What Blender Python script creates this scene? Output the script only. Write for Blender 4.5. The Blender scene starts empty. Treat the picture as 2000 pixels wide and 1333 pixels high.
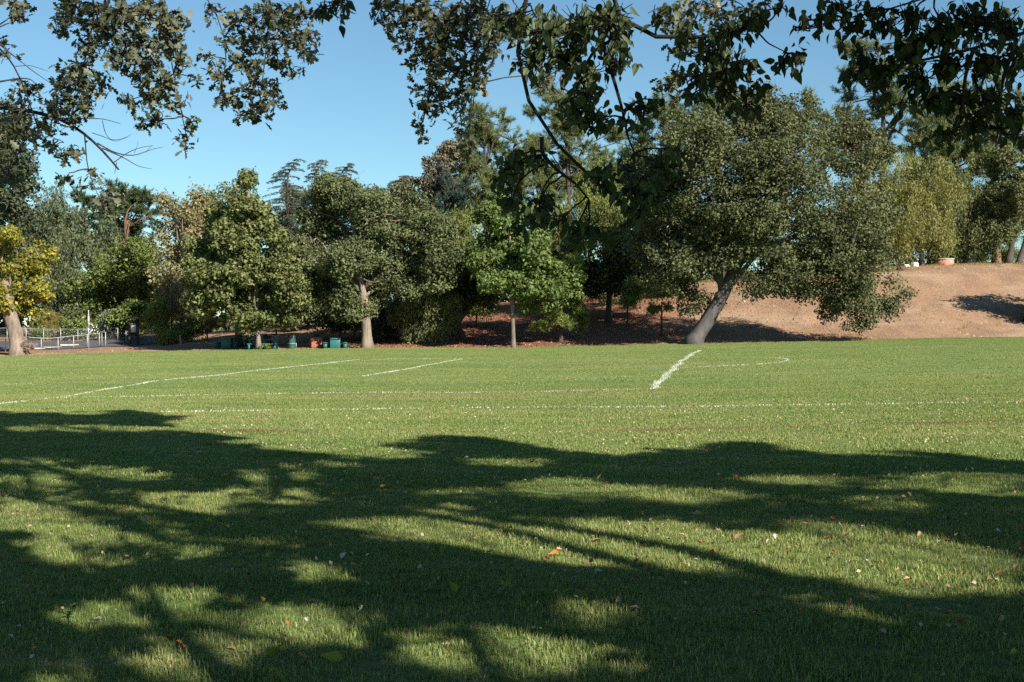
import bpy, bmesh, math
import numpy as np
from mathutils import Vector, noise as mnoise

# ------------------------------------------------------------------ camera, sky, sun, exposure
SC = bpy.context.scene
COL = SC.collection
F = 2500.0                      # focal length in pixels of the 2000 px wide photograph
CAM_H = 1.6
PITCH = math.atan(26.5 / F)
cam_data = bpy.data.cameras.new("camera")
cam_data.sensor_width = 36.0
cam_data.lens = 36.0 * F / 2000.0
cam_data.clip_start = 0.05
cam_data.clip_end = 8000.0
cam = bpy.data.objects.new("camera", cam_data)
COL.objects.link(cam)
cam.location = (0, 0, CAM_H)
cam.rotation_euler = (math.pi / 2 - PITCH, 0, 0)
SC.camera = cam

SUN_EL = math.radians(33.0)
SUN_AZ = math.radians(42.0)     # from straight behind the camera towards the right
SUNV = np.array([math.sin(SUN_AZ) * math.cos(SUN_EL), -math.cos(SUN_AZ) * math.cos(SUN_EL), math.sin(SUN_EL)])
world = bpy.data.worlds.new("World")
SC.world = world
world.use_nodes = True
wn, wl = world.node_tree.nodes, world.node_tree.links
wn.clear()
sky = wn.new("ShaderNodeTexSky")
sky.sky_type = 'NISHITA'
sky.sun_disc = False
sky.sun_elevation = SUN_EL
sky.sun_rotation = math.atan2(SUNV[0], SUNV[1])
sky.altitude = 150.0
sky.air_density = 1.0
sky.dust_density = 0.0
sky.ozone_density = 2.0
bg = wn.new("ShaderNodeBackground")
bg.inputs["Strength"].default_value = 0.054
wo = wn.new("ShaderNodeOutputWorld")
tint = wn.new("ShaderNodeMix"); tint.data_type = 'RGBA'; tint.blend_type = 'MULTIPLY'   # white balance of the whole sky
tint.inputs[0].default_value = 1.0; tint.inputs[7].default_value = (0.74, 0.97, 1.0, 1)
wl.new(sky.outputs[0], tint.inputs[6]); wl.new(tint.outputs[2], bg.inputs[0])
wl.new(bg.outputs[0], wo.inputs[0])

sun_data = bpy.data.lights.new("sun", 'SUN')
sun_data.energy = 5.0
sun_data.angle = math.radians(0.53)
sun_data.color = (1.0, 0.93, 0.82)
sun = bpy.data.objects.new("sun", sun_data)
COL.objects.link(sun)
sun.rotation_euler = Vector(SUNV).to_track_quat('Z', 'Y').to_euler()

SC.view_settings.view_transform = 'Standard'
SC.view_settings.look = 'None'
SC.view_settings.exposure = 1.18
SC.view_settings.gamma = 1.0
SC.view_settings.use_curve_mapping = False
SC.render.engine = 'CYCLES'
SC.cycles.use_denoising = False
SC.cycles.max_bounces = 6
SC.cycles.transparent_max_bounces = 6

RNG = np.random.default_rng(11)

# ------------------------------------------------------------------ helpers
CP, SP = math.cos(PITCH), math.sin(PITCH)

def at(px, py, d):
    """A point of the place: seen along that pixel of the photograph, d metres away."""
    a, b = (px - 1000.0) / F, (666.5 - py) / F
    v = np.array([a, CP + b * SP, -SP + b * CP])
    return np.array([0, 0, CAM_H]) + v * (d / v[1])

def project(P):
    P = np.asarray(P, float) - np.array([0, 0, CAM_H])
    dep = P[:, 1] * CP - P[:, 2] * SP
    up = P[:, 1] * SP + P[:, 2] * CP
    dep = np.where(dep < 0.05, 0.05, dep)
    return 1000 + F * P[:, 0] / dep, 666.5 - F * up / dep

def smooth(t):
    t = np.clip(t, 0, 1)
    return t * t * (3 - 2 * t)

HX = np.array([-400, -60, -45, -34, -25, -18, -4, 8, 20, 34, 48, 70, 400.])
HZ = np.array([0.5, 0.6, 0.7, 0.9, 1.5, 2.7, 3.9, 4.8, 6.1, 7.4, 7.9, 8.3, 8.3])

def field_z(x, y):
    x = np.asarray(x, float); y = np.asarray(y, float)
    xc = np.clip(x, -60, 60)
    return np.where(xc > 0, 0.021 * xc, -0.0004 * xc * xc) + 0.018 * np.sin(x * 0.31 + 1.0) * np.sin(y * 0.23) * smooth((y - 3) / 8)

def terrain(x, y):
    x = np.asarray(x, float); y = np.asarray(y, float)
    f = field_z(x, y)
    crest = np.interp(x, HX, HZ)
    t = np.clip((y - 101.5) / 27.0, 0, 1)
    ramp = 0.55 * t + 0.45 * smooth(t)
    z = f + (crest - f) * ramp
    z = z + np.clip(y - 128.5, 0, 26) * 0.055 * smooth((x + 5) / 30) - np.clip(y - 158, 0, 120) * 0.09 * smooth((x + 5) / 30)
    z = z + smooth((y - 103) / 5) * (0.10 * np.sin(x * 0.6 + y * 0.25) * np.sin(y * 0.45 + 2 + x * .11) + 0.05 * np.sin(x * 1.7 + 1) * np.sin(y * 1.3))
    return z

def lawn_edge(x):
    return 100.4 + 0.5 * np.sin(x * 0.21 + 1) + 0.25 * np.sin(x * 0.73) + 0.22 * np.sin(x * 2.3 + 2) + 0.15 * np.sin(x * 4.1) - 4.5 * smooth((-np.asarray(x, float) - 20) / 14)

def set_mesh(me, V, faces):
    """faces: list of int arrays, each (n, k)"""
    V = np.asarray(V, np.float32)
    me.vertices.add(len(V)); me.vertices.foreach_set("co", V.ravel())
    faces = [np.asarray(f, np.int32) for f in faces if len(f)]
    nl = sum(f.size for f in faces); npoly = sum(len(f) for f in faces)
    me.loops.add(nl); me.polygons.add(npoly)
    me.loops.foreach_set("vertex_index", np.concatenate([f.ravel() for f in faces]))
    tot = np.concatenate([np.full(len(f), f.shape[1], np.int32) for f in faces])
    st = np.concatenate([[0], np.cumsum(tot)[:-1]]).astype(np.int32)
    me.polygons.foreach_set("loop_start", st)
    me.polygons.foreach_set("loop_total", tot)
    me.update(calc_edges=True)

class MB:
    """collects shapes; build() links them as one mesh object"""
    def __init__(self): self.V = []; self.Q = []; self.T = []; self.n = 0
    def add(self, V, quads=None, tris=None):
        V = np.asarray(V, float).reshape(-1, 3)
        if quads is not None and len(quads): self.Q.append(np.asarray(quads, int) + self.n)
        if tris is not None and len(tris): self.T.append(np.asarray(tris, int) + self.n)
        self.V.append(V); self.n += len(V); return self
    def box(self, lo, hi, taper=1.0):
        x0, y0, z0 = lo; x1, y1, z1 = hi
        cx, cy = (x0 + x1) / 2, (y0 + y1) / 2
        k = lambda x, y: (cx + (x - cx) * taper, cy + (y - cy) * taper)
        v = [(x0, y0, z0), (x1, y0, z0), (x1, y1, z0), (x0, y1, z0)] + [(*k(x, y), z1) for x, y in ((x0, y0), (x1, y0), (x1, y1), (x0, y1))]
        return self.add(v, [(3, 2, 1, 0), (4, 5, 6, 7), (0, 1, 5, 4), (1, 2, 6, 5), (2, 3, 7, 6), (3, 0, 4, 7)])
    def tube(self, pts, radii, sides=8, cap=True, flute=0.0, seed=0):
        pts = np.asarray(pts, float); radii = np.broadcast_to(np.asarray(radii, float), (len(pts),))
        tan = np.gradient(pts, axis=0); tan /= np.linalg.norm(tan, axis=1)[:, None] + 1e-9
        ref = np.array([0.0, 0, 1]) if abs(tan[0][2]) < 0.9 else np.array([1.0, 0, 0])
        u = np.cross(tan[0], ref); u /= np.linalg.norm(u)
        V = []
        a = np.arange(sides) * 2 * math.pi / sides
        rr = np.random.default_rng(seed)
        ph = rr.uniform(0, 6.28)
        for i in range(len(pts)):
            u = u - tan[i] * np.dot(u, tan[i]); u /= np.linalg.norm(u) + 1e-9
            w = np.cross(tan[i], u)
            r = radii[i] * (1 + flute * np.sin(a * 5 + ph) + flute * 0.6 * np.sin(a * 3 + ph * 2 + i * .4) + rr.normal(0, flute * .4, sides))
            V.append(pts[i] + np.outer(np.cos(a) * r, u) + np.outer(np.sin(a) * r, w))
        V = np.concatenate(V)
        n = len(pts)
        i0 = (np.arange(n - 1)[:, None] * sides + np.arange(sides)[None]).ravel()
        i1 = (np.arange(n - 1)[:, None] * sides + (np.arange(sides)[None] + 1) % sides).ravel()
        q = np.stack([i0, i1, i1 + sides, i0 + sides], 1)
        tr = []
        if cap:
            V = np.concatenate([V, pts[:1], pts[-1:]])
            for k in range(sides):
                tr.append((n * sides, (k + 1) % sides, k)); tr.append((n * sides + 1, (n - 1) * sides + k, (n - 1) * sides + (k + 1) % sides))
        return self.add(V, q, tr)
    def lathe(self, c, prof, sides=20):
        a = np.arange(sides) * 2 * math.pi / sides
        V = np.concatenate([np.stack([c[0] + r * np.cos(a), c[1] + r * np.sin(a), np.full(sides, c[2] + z)], 1) for r, z in prof])
        n = len(prof)
        i0 = (np.arange(n - 1)[:, None] * sides + np.arange(sides)[None]).ravel()
        i1 = (np.arange(n - 1)[:, None] * sides + (np.arange(sides)[None] + 1) % sides).ravel()
        return self.add(V, np.stack([i0, i1, i1 + sides, i0 + sides], 1))
    def build(self, name, mat, parent=None, smooth_=False, bevel=0, kind=None):
        me = bpy.data.meshes.new(name)
        V = np.concatenate(self.V)
        set_mesh(me, V, [np.concatenate(x) for x in (self.Q, self.T) if x])
        me.materials.append(mat)
        if smooth_: me.polygons.foreach_set("use_smooth", np.ones(len(me.polygons), bool))
        o = bpy.data.objects.new(name, me); COL.objects.link(o)
        if parent is not None: o.parent = parent
        if bevel:
            m = o.modifiers.new("bevel", 'BEVEL'); m.width = bevel; m.segments = 2; m.limit_method = 'ANGLE'
        if kind: o["kind"] = kind
        return o

def empty(name, loc, rz=0.0):
    o = bpy.data.objects.new(name, None); COL.objects.link(o)
    o.location = loc; o.rotation_euler = (0, 0, rz); o.empty_display_size = 0.2
    return o

def tag(o, label=None, cat=None, group=None, kind=None):
    if label: o["label"] = label
    if cat: o["category"] = cat
    if group: o["group"] = group
    if kind: o["kind"] = kind
    return o

# ------------------------------------------------------------------ materials
def new_mat(name):
    m = bpy.data.materials.new(name); m.use_nodes = True
    nt = m.node_tree; nt.nodes.clear()
    out = nt.nodes.new("ShaderNodeOutputMaterial")
    return m, nt, out

def N(nt, typ, **kw):
    n = nt.nodes.new(typ)
    for k, v in kw.items():
        if k in n.inputs.keys() if hasattr(n.inputs, "keys") else False: n.inputs[k].default_value = v
        else: setattr(n, k, v)
    return n

def ramp(nt, fac, stops, interp='LINEAR'):
    r = nt.nodes.new("ShaderNodeValToRGB"); r.color_ramp.interpolation = interp
    el = r.color_ramp.elements
    while len(el) < len(stops): el.new(0.5)
    for e, (p, c) in zip(el, stops): e.position = p; e.color = (*c, 1)
    nt.links.new(fac, r.inputs[0]); return r.outputs[0]

def noise_tex(nt, scale, detail=4, rough=0.55, vec=None, kind='ShaderNodeTexNoise'):
    n = nt.nodes.new(kind); n.inputs["Scale"].default_value = scale
    if "Detail" in n.inputs: n.inputs["Detail"].default_value = detail
    if "Roughness" in n.inputs and kind == 'ShaderNodeTexNoise': n.inputs["Roughness"].default_value = rough
    if vec is not None: nt.links.new(vec, n.inputs["Vector"])
    return n.outputs[0]

def mixc(nt, fac, a, b, mode='MIX'):
    m = nt.nodes.new("ShaderNodeMix"); m.data_type = 'RGBA'; m.blend_type = mode
    for sock, v in ((m.inputs[0], fac), (m.inputs[6], a), (m.inputs[7], b)):
        if hasattr(v, "is_linked"): nt.links.new(v, sock)
        elif isinstance(v, (int, float)): sock.default_value = v
        else: sock.default_value = (*v, 1)
    return m.outputs[2]

def bump(nt, h, strength=0.4, dist=0.02):
    b = nt.nodes.new("ShaderNodeBump"); b.inputs["Strength"].default_value = strength; b.inputs["Distance"].default_value = dist
    nt.links.new(h, b.inputs["Height"]); return b.outputs[0]

def world_pos(nt, scale=(1, 1, 1)):
    g = nt.nodes.new("ShaderNodeNewGeometry")
    m = nt.nodes.new("ShaderNodeMapping"); m.inputs["Scale"].default_value = scale
    nt.links.new(g.outputs["Position"], m.inputs["Vector"]); return m.outputs[0]

def leaf_mat(name, cols, trans=0.28, rough=0.55, vary=0.5, spec=0.22):
    """leaf colours vary leaf by leaf and by twig region"""
    m, nt, out = new_mat(name)
    g = nt.nodes.new("ShaderNodeNewGeometry")
    k = len(cols)
    c = ramp(nt, g.outputs["Random Per Island"], [(i / max(1, k - 1), cc) for i, cc in enumerate(cols)])
    nz = noise_tex(nt, 0.55, 3, 0.6, world_pos(nt))
    hv = nt.nodes.new("ShaderNodeHueSaturation")
    mr = nt.nodes.new("ShaderNodeMapRange")
    mr.inputs[1].default_value = 0.3; mr.inputs[2].default_value = 0.7
    mr.inputs[3].default_value = 1 - vary * .5; mr.inputs[4].default_value = 1 + vary * .5
    nt.links.new(nz, mr.inputs[0]); nt.links.new(mr.outputs[0], hv.inputs["Value"]); nt.links.new(c, hv.inputs["Color"])
    p = nt.nodes.new("ShaderNodeBsdfPrincipled"); p.inputs["Roughness"].default_value = rough
    p.inputs["Specular IOR Level"].default_value = spec
    nt.links.new(hv.outputs[0], p.inputs["Base Color"])
    t = nt.nodes.new("ShaderNodeBsdfTranslucent")
    tc = mixc(nt, 1.0, hv.outputs[0], (1.25, 1.3, 0.6), 'MULTIPLY')
    nt.links.new(tc, t.inputs["Color"])
    mx = nt.nodes.new("ShaderNodeMixShader"); mx.inputs[0].default_value = trans
    nt.links.new(p.outputs[0], mx.inputs[1]); nt.links.new(t.outputs[0], mx.inputs[2]); nt.links.new(mx.outputs[0], out.inputs[0])
    return m

def bark_mat(name, c1, c2, scale=9.0):
    m, nt, out = new_mat(name)
    v = world_pos(nt, (1, 1, 0.22))
    n1 = noise_tex(nt, scale, 6, 0.7, v)
    n2 = noise_tex(nt, 0.9, 3, 0.5, world_pos(nt))
    c = ramp(nt, n1, [(0.3, c2), (0.62, c1)])
    c = mixc(nt, 0.35, c, ramp(nt, n2, [(0.35, tuple(x * .55 for x in c1)), (0.65, tuple(min(1, x * 1.35) for x in c1))]))
    p = nt.nodes.new("ShaderNodeBsdfPrincipled"); p.inputs["Roughness"].default_value = 0.9
    nt.links.new(c, p.inputs["Base Color"]); nt.links.new(bump(nt, n1, 0.9, 0.05), p.inputs["Normal"]); nt.links.new(p.outputs[0], out.inputs[0])
    return m

def paint_mat(name, col, rough=0.6, wear=None, scale=14.0, metal=0.0, amount=0.45):
    m, nt, out = new_mat(name)
    n1 = noise_tex(nt, scale, 5, 0.65, world_pos(nt))
    n2 = noise_tex(nt, 2.2, 4, 0.6, world_pos(nt))
    c = mixc(nt, ramp(nt, n2, [(0.35, (0, 0, 0)), (0.7, (1, 1, 1))]), tuple(x * .78 for x in col), tuple(min(1, x * 1.18) for x in col))
    if wear: c = mixc(nt, ramp(nt, n1, [(1 - amount, (0, 0, 0)), (1 - amount + .08, (1, 1, 1))]), c, wear)
    p = nt.nodes.new("ShaderNodeBsdfPrincipled"); p.inputs["Roughness"].default_value = rough; p.inputs["Metallic"].default_value = metal
    nt.links.new(c, p.inputs["Base Color"]); nt.links.new(bump(nt, n1, 0.25, 0.01), p.inputs["Normal"]); nt.links.new(p.outputs[0], out.inputs[0])
    return m

def lawn_colour(nt):
    """colour of the turf over the field: greener, yellower and worn areas"""
    a = noise_tex(nt, 1.0, 4, 0.6, world_pos(nt, (0.05, 0.16, 0.1)))
    b = noise_tex(nt, 1.0, 4, 0.6, world_pos(nt, (0.3, 1.1, 0.5)))
    c = ramp(nt, a, [(0.34, (0.125, 0.186, 0.054)), (0.52, (0.188, 0.236, 0.078)), (0.68, (0.265, 0.272, 0.108))])
    c = mixc(nt, 0.55, c, ramp(nt, b, [(0.32, (0.122, 0.182, 0.052)), (0.52, (0.190, 0.238, 0.080)), (0.72, (0.280, 0.275, 0.120))]))
    # worn tan strip along the near goal line
    s = nt.nodes.new("ShaderNodeSeparateXYZ"); g = nt.nodes.new("ShaderNodeNewGeometry"); nt.links.new(g.outputs["Position"], s.inputs[0])
    def band(sock, lo, hi, soft):
        r1 = nt.nodes.new("ShaderNodeMapRange"); r1.interpolation_type = 'SMOOTHSTEP'
        r1.inputs[1].default_value = lo - soft; r1.inputs[2].default_value = lo + soft; nt.links.new(sock, r1.inputs[0])
        r2 = nt.nodes.new("ShaderNodeMapRange"); r2.interpolation_type = 'SMOOTHSTEP'
        r2.inputs[1].default_value = hi - soft; r2.inputs[2].default_value = hi + soft; r2.inputs[3].default_value = 1; r2.inputs[4].default_value = 0; nt.links.new(sock, r2.inputs[0])
        m = nt.nodes.new("ShaderNodeMath"); m.operation = 'MULTIPLY'; nt.links.new(r1.outputs[0], m.inputs[0]); nt.links.new(r2.outputs[0], m.inputs[1]); return m.outputs[0]
    def mul(p, q):
        m = nt.nodes.new("ShaderNodeMath"); m.operation = 'MULTIPLY'; nt.links.new(p, m.inputs[0])
        if hasattr(q, "is_linked"): nt.links.new(q, m.inputs[1])
        else: m.inputs[1].default_value = q
        return m.outputs[0]
    wear_n = ramp(nt, noise_tex(nt, 1.0, 4, 0.65, world_pos(nt, (0.5, 1.4, 1))), [(0.38, (0, 0, 0)), (0.66, (1, 1, 1))])
    w1 = mul(mul(band(s.outputs[0], -5.0, 3.4, 1.6), band(s.outputs[1], 28.3, 31.2, 0.9)), wear_n)
    c = mixc(nt, mul(w1, 0.55), c, (0.24, 0.19, 0.10))
    w2 = mul(mul(band(s.outputs[0], 1.0, 9.0, 2.0), band(s.outputs[1], 50, 57, 2.5)), wear_n)
    c = mixc(nt, mul(w2, 0.5), c, (0.24, 0.20, 0.09))
    w3 = mul(band(s.outputs[1], 19.35, 19.75, 0.14), ramp(nt, noise_tex(nt, 1.0, 3, 0.6, world_pos(nt, (0.35, 0.6, 1))), [(0.42, (0, 0, 0)), (0.62, (1, 1, 1))]))
    c = mixc(nt, mul(w3, 0.75), c, (0.17, 0.075, 0.05))
    return c

def grass_blade_mat(name, near=True):
    m, nt, out = new_mat(name)
    c = lawn_colour(nt)
    g = nt.nodes.new("ShaderNodeNewGeometry")
    r = ramp(nt, g.outputs["Random Per Island"], [(0.0, (0.62, 0.72, 0.6)), (0.45, (1.0, 1.0, 0.9)), (0.88, (1.22, 1.15, 1.1)), (0.93, (1.7, 1.4, 1.9)), (1.0, (2.2, 1.65, 2.6))])
    c = mixc(nt, 1.0, c, r, 'MULTIPLY')
    p = nt.nodes.new("ShaderNodeBsdfPrincipled"); p.inputs["Roughness"].default_value = 0.5; p.inputs["Specular IOR Level"].default_value = 0.22
    nt.links.new(c, p.inputs["Base Color"])
    t = nt.nodes.new("ShaderNodeBsdfTranslucent"); nt.links.new(mixc(nt, 1.0, c, (1.3, 1.3, .6), 'MULTIPLY'), t.inputs[0])
    mx = nt.nodes.new("ShaderNodeMixShader"); mx.inputs[0].default_value = 0.32
    nt.links.new(p.outputs[0], mx.inputs[1]); nt.links.new(t.outputs[0], mx.inputs[2]); nt.links.new(mx.outputs[0], out.inputs[0])
    return m

def lawn_mat():
    m, nt, out = new_mat("lawn_turf")
    c = lawn_colour(nt)
    n = noise_tex(nt, 26.0, 5, 0.75, world_pos(nt, (1, 0.6, 1)))
    c = mixc(nt, 1.0, c, ramp(nt, n, [(0.3, (0.35, 0.38, 0.35)), (0.55, (0.85, 0.9, 0.8)), (0.8, (1.2, 1.15, 1.2))]), 'MULTIPLY')
    p = nt.nodes.new("ShaderNodeBsdfPrincipled"); p.inputs["Roughness"].default_value = 0.9; p.inputs["Specular IOR Level"].default_value = 0.1
    nt.links.new(c, p.inputs["Base Color"]); nt.links.new(bump(nt, n, 0.8, 0.05), p.inputs["Normal"]); nt.links.new(p.outputs[0], out.inputs[0])
    return m

def dirt_mat():
    m, nt, out = new_mat("dirt_ground")
    P = world_pos(nt)
    s = nt.nodes.new("ShaderNodeSeparateXYZ"); nt.links.new(P, s.inputs[0])
    fine = noise_tex(nt, 5.5, 6, 0.75, world_pos(nt, (1, 0.55, 0.8)))
    mid = noise_tex(nt, 0.35, 5, 0.6, P)
    tan = ramp(nt, fine, [(0.25, (0.125, 0.075, 0.044)), (0.5, (0.265, 0.172, 0.104)), (0.75, (0.385, 0.27, 0.175))])
    tan = mixc(nt, ramp(nt, mid, [(0.35, (0, 0, 0)), (0.7, (.8, .8, .8))]), tan, (0.30, 0.18, 0.11))
    litter = ramp(nt, noise_tex(nt, 4.0, 6, 0.8, world_pos(nt, (1, .5, .8))), [(0.3, (0.05, 0.022, 0.014)), (0.48, (0.18, 0.08, 0.048)), (0.62, (0.28, 0.135, 0.085)), (0.78, (0.40, 0.25, 0.17))])
    ruts = noise_tex(nt, 1.0, 5, 0.7, world_pos(nt, (0.55, 0.16, 0.3)))
    tan = mixc(nt, ramp(nt, ruts, [(0.40, (0, 0, 0)), (0.62, (.75, .75, .75))]), tan, (0.20, 0.125, 0.08))
    pale = noise_tex(nt, 1.0, 4, 0.6, world_pos(nt, (0.09, 0.22, 0.3)))
    tan = mixc(nt, ramp(nt, pale, [(0.5, (0, 0, 0)), (0.72, (.7, .7, .7))]), tan, (0.38, 0.28, 0.19))
    # needle litter lies under the pines
    mx = nt.nodes.new("ShaderNodeMapRange"); mx.interpolation_type = 'SMOOTHSTEP'; mx.inputs[1].default_value = -19; mx.inputs[2].default_value = -11; nt.links.new(s.outputs[0], mx.inputs[0])
    mx2 = nt.nodes.new("ShaderNodeMapRange"); mx2.interpolation_type = 'SMOOTHSTEP'; mx2.inputs[1].default_value = 10; mx2.inputs[2].default_value = 20; mx2.inputs[3].default_value = 1; mx2.inputs[4].default_value = 0; nt.links.new(s.outputs[0], mx2.inputs[0])
    mm = nt.nodes.new("ShaderNodeMath"); mm.operation = 'MULTIPLY'; nt.links.new(mx.outputs[0], mm.inputs[0]); nt.links.new(mx2.outputs[0], mm.inputs[1])
    edge = nt.nodes.new("ShaderNodeMath"); edge.operation = 'MULTIPLY'; nt.links.new(mm.outputs[0], edge.inputs[0])
    nt.links.new(ramp(nt, noise_tex(nt, 0.28, 4, 0.6, P), [(0.28, (0.25, 0.25, 0.25)), (0.5, (1, 1, 1))]), edge.inputs[1])
    c = mixc(nt, edge.outputs[0], tan, litter)
    # dry grass on the hill top and far land
    top = nt.nodes.new("ShaderNodeMapRange"); top.interpolation_type = 'SMOOTHSTEP'; top.inputs[1].default_value = 132; top.inputs[2].default_value = 135; nt.links.new(s.outputs[1], top.inputs[0])
    grass = ramp(nt, noise_tex(nt, 2.0, 5, 0.7, P), [(0.3, (0.10, 0.12, 0.04)), (0.6, (0.2, 0.19, 0.08)), (0.8, (0.32, 0.26, 0.13))])
    c = mixc(nt, top.outputs[0], c, grass)
    p = nt.nodes.new("ShaderNodeBsdfPrincipled"); p.inputs["Roughness"].default_value = 0.95; p.inputs["Specular IOR Level"].default_value = 0.1
    nt.links.new(c, p.inputs["Base Color"]); nt.links.new(bump(nt, fine, 0.9, 0.12), p.inputs["Normal"]); nt.links.new(p.outputs[0], out.inputs[0])
    return m

def brick_mat():
    m, nt, out = new_mat("red_aggregate")
    n1 = noise_tex(nt, 30.0, 4, 0.7, world_pos(nt)); n2 = noise_tex(nt, 2.5, 3, 0.6, world_pos(nt))
    c = ramp(nt, n1, [(0.3, (0.20, 0.06, 0.035)), (0.6, (0.34, 0.12, 0.07)), (0.8, (0.42, 0.2, 0.13))])
    c = mixc(nt, ramp(nt, n2, [(.4, (0, 0, 0)), (.75, (.6, .6, .6))]), c, (0.22, 0.07, 0.045))
    p = nt.nodes.new("ShaderNodeBsdfPrincipled"); p.inputs["Roughness"].default_value = 0.85
    nt.links.new(c, p.inputs["Base Color"]); nt.links.new(bump(nt, n1, .5, .01), p.inputs["Normal"]); nt.links.new(p.outputs[0], out.inputs[0])
    return m

M = {}
M['lawn'] = lawn_mat()
M['dirt'] = dirt_mat()
M['blade'] = grass_blade_mat('grass_blade')
M['line'] = paint_mat('chalk_white_grass', (0.46, 0.48, 0.40), 0.8, (0.26, 0.31, 0.17), 9.0, 0, 0.42)
M['asphalt'] = paint_mat('asphalt', (0.06, 0.06, 0.07), 0.85, (0.085, 0.08, 0.08), 20.0)
M['concrete'] = paint_mat('concrete', (0.36, 0.34, 0.30), 0.85, (0.26, 0.24, 0.21), 8.0)
M['green_paint'] = paint_mat('green_painted_concrete', (0.012, 0.105, 0.095), 0.5, (0.03, 0.16, 0.14), 6.0, 0, 0.4)
M['dark_green'] = paint_mat('dark_green_paint', (0.03, 0.10, 0.09), 0.45, (0.15, 0.28, 0.26), 5.0, 0, 0.33)
M['black'] = paint_mat('black_stained_wood', (0.012, 0.011, 0.010), 0.75, (0.03, 0.026, 0.022), 9.0)
M['black_metal'] = paint_mat('black_metal', (0.02, 0.02, 0.02), 0.5)
M['brown'] = paint_mat('dark_brown_paint', (0.06, 0.03, 0.02), 0.6)
M['steel'] = paint_mat('galvanised_steel', (0.40, 0.41, 0.41), 0.5, (0.3, 0.3, 0.3), 7.0, 0.3)
M['paper'] = paint_mat('notice_paper', (0.52, 0.52, 0.50), 0.7, (0.35, 0.35, 0.35), 25.0, 0, 0.4)
M['white'] = paint_mat('white_vehicle_paint', (0.8, 0.8, 0.8), 0.3)
M['glass_dark'] = paint_mat('tinted_window', (0.02, 0.025, 0.03), 0.1)
M['rubber'] = paint_mat('tyre_rubber', (0.02, 0.02, 0.02), 0.8)
M['brick'] = brick_mat()
M['pinkwall'] = paint_mat('salmon_plaster', (0.48, 0.17, 0.13), 0.8, (0.55, 0.24, 0.18), 4.0)
M['stone'] = paint_mat('pale_stone', (0.33, 0.22, 0.15), 0.9, (0.52, 0.42, 0.33), 3.0)
M['bark_grey'] = bark_mat('grey_bark', (0.20, 0.165, 0.135), (0.045, 0.036, 0.03), 5.0)
M['bark_pale'] = bark_mat('pale_furrowed_bark', (0.24, 0.19, 0.145), (0.04, 0.03, 0.023), 5.0)
M['bark_dark'] = bark_mat('dark_bark', (0.075, 0.056, 0.045), (0.022, 0.017, 0.014))
M['bark_slate'] = bark_mat('slate_bark', (0.085, 0.078, 0.074), (0.016, 0.015, 0.015), 4.0)
M['bark_red'] = bark_mat('reddish_bark', (0.22, 0.13, 0.09), (0.07, 0.04, 0.03))
M['bark_near'] = bark_mat('near_branch_bark', (0.030, 0.024, 0.020), (0.012, 0.010, 0.008), 30.0)
M['twig_near'] = bark_mat('near_twig_bark', (0.10, 0.075, 0.06), (0.04, 0.03, 0.025), 30.0)
L = {}
L['oak'] = leaf_mat('oak_leaves', [(0.062, 0.078, 0.034), (0.100, 0.118, 0.050), (0.138, 0.148, 0.074)], 0.15, 0.65, .6, 0.12)
L['lean'] = leaf_mat('leaning_oak_leaves', [(0.055, 0.066, 0.030), (0.092, 0.104, 0.046), (0.128, 0.134, 0.066)], 0.14, 0.65, .6, 0.12)
L['gum'] = leaf_mat('sweetgum_leaves', [(0.080, 0.102, 0.034), (0.128, 0.150, 0.052), (0.20, 0.20, 0.085)], 0.22, 0.6, .6, .15)
L['maple'] = leaf_mat('maple_leaves', [(0.070, 0.112, 0.028), (0.112, 0.160, 0.046), (0.175, 0.205, 0.072)], 0.26, .6, .6, .15)
L['yellow'] = leaf_mat('yellow_leaves', [(0.11, 0.135, 0.030), (0.21, 0.205, 0.034), (0.38, 0.30, 0.045)], 0.3)
L['bright'] = leaf_mat('bright_green_leaves', [(0.065, 0.105, 0.024), (0.118, 0.168, 0.044), (0.20, 0.215, 0.07)], 0.28, .6, .6, .15)
L['tan'] = leaf_mat('fading_leaves', [(0.14, 0.14, 0.055), (0.22, 0.19, 0.085), (0.29, 0.24, 0.14)], 0.25)
L['willow'] = leaf_mat('grey_willow_leaves', [(0.060, 0.080, 0.036), (0.10, 0.125, 0.060), (0.14, 0.16, 0.085)], 0.2)
L['pepper'] = leaf_mat('pepper_leaves', [(0.10, 0.125, 0.030), (0.17, 0.20, 0.052), (0.24, 0.245, 0.085)], 0.28)
L['pepper_gold'] = leaf_mat('golden_pepper_leaves', [(0.11, 0.125, 0.034), (0.18, 0.19, 0.058), (0.27, 0.24, 0.10)], 0.28)
L['pepper_grey'] = leaf_mat('dusty_pepper_leaves', [(0.075, 0.095, 0.038), (0.13, 0.15, 0.062), (0.18, 0.185, 0.09)], 0.25)
L['pine'] = leaf_mat('pine_needles', [(0.075, 0.105, 0.040), (0.125, 0.155, 0.058), (0.19, 0.20, 0.085)], 0.25)
L['pine_dark'] = leaf_mat('dark_pine_needles', [(0.028, 0.052, 0.022), (0.055, 0.088, 0.034), (0.095, 0.13, 0.052)], 0.15)
L['pine_light'] = leaf_mat('light_pine_needles', [(0.10, 0.145, 0.036), (0.17, 0.22, 0.058), (0.24, 0.26, 0.09)], 0.25)
L['pine_blue'] = leaf_mat('blue_green_needles', [(0.022, 0.040, 0.032), (0.038, 0.062, 0.050), (0.06, 0.085, 0.062)], 0.1)
L['cedar'] = leaf_mat('cedar_needles', [(0.045, 0.070, 0.045), (0.075, 0.10, 0.065), (0.11, 0.13, 0.085)], 0.12)
L['cedar_brown'] = leaf_mat('brownish_cedar_needles', [(0.085, 0.082, 0.052), (0.125, 0.115, 0.075), (0.17, 0.14, 0.10)], 0.12)
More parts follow.
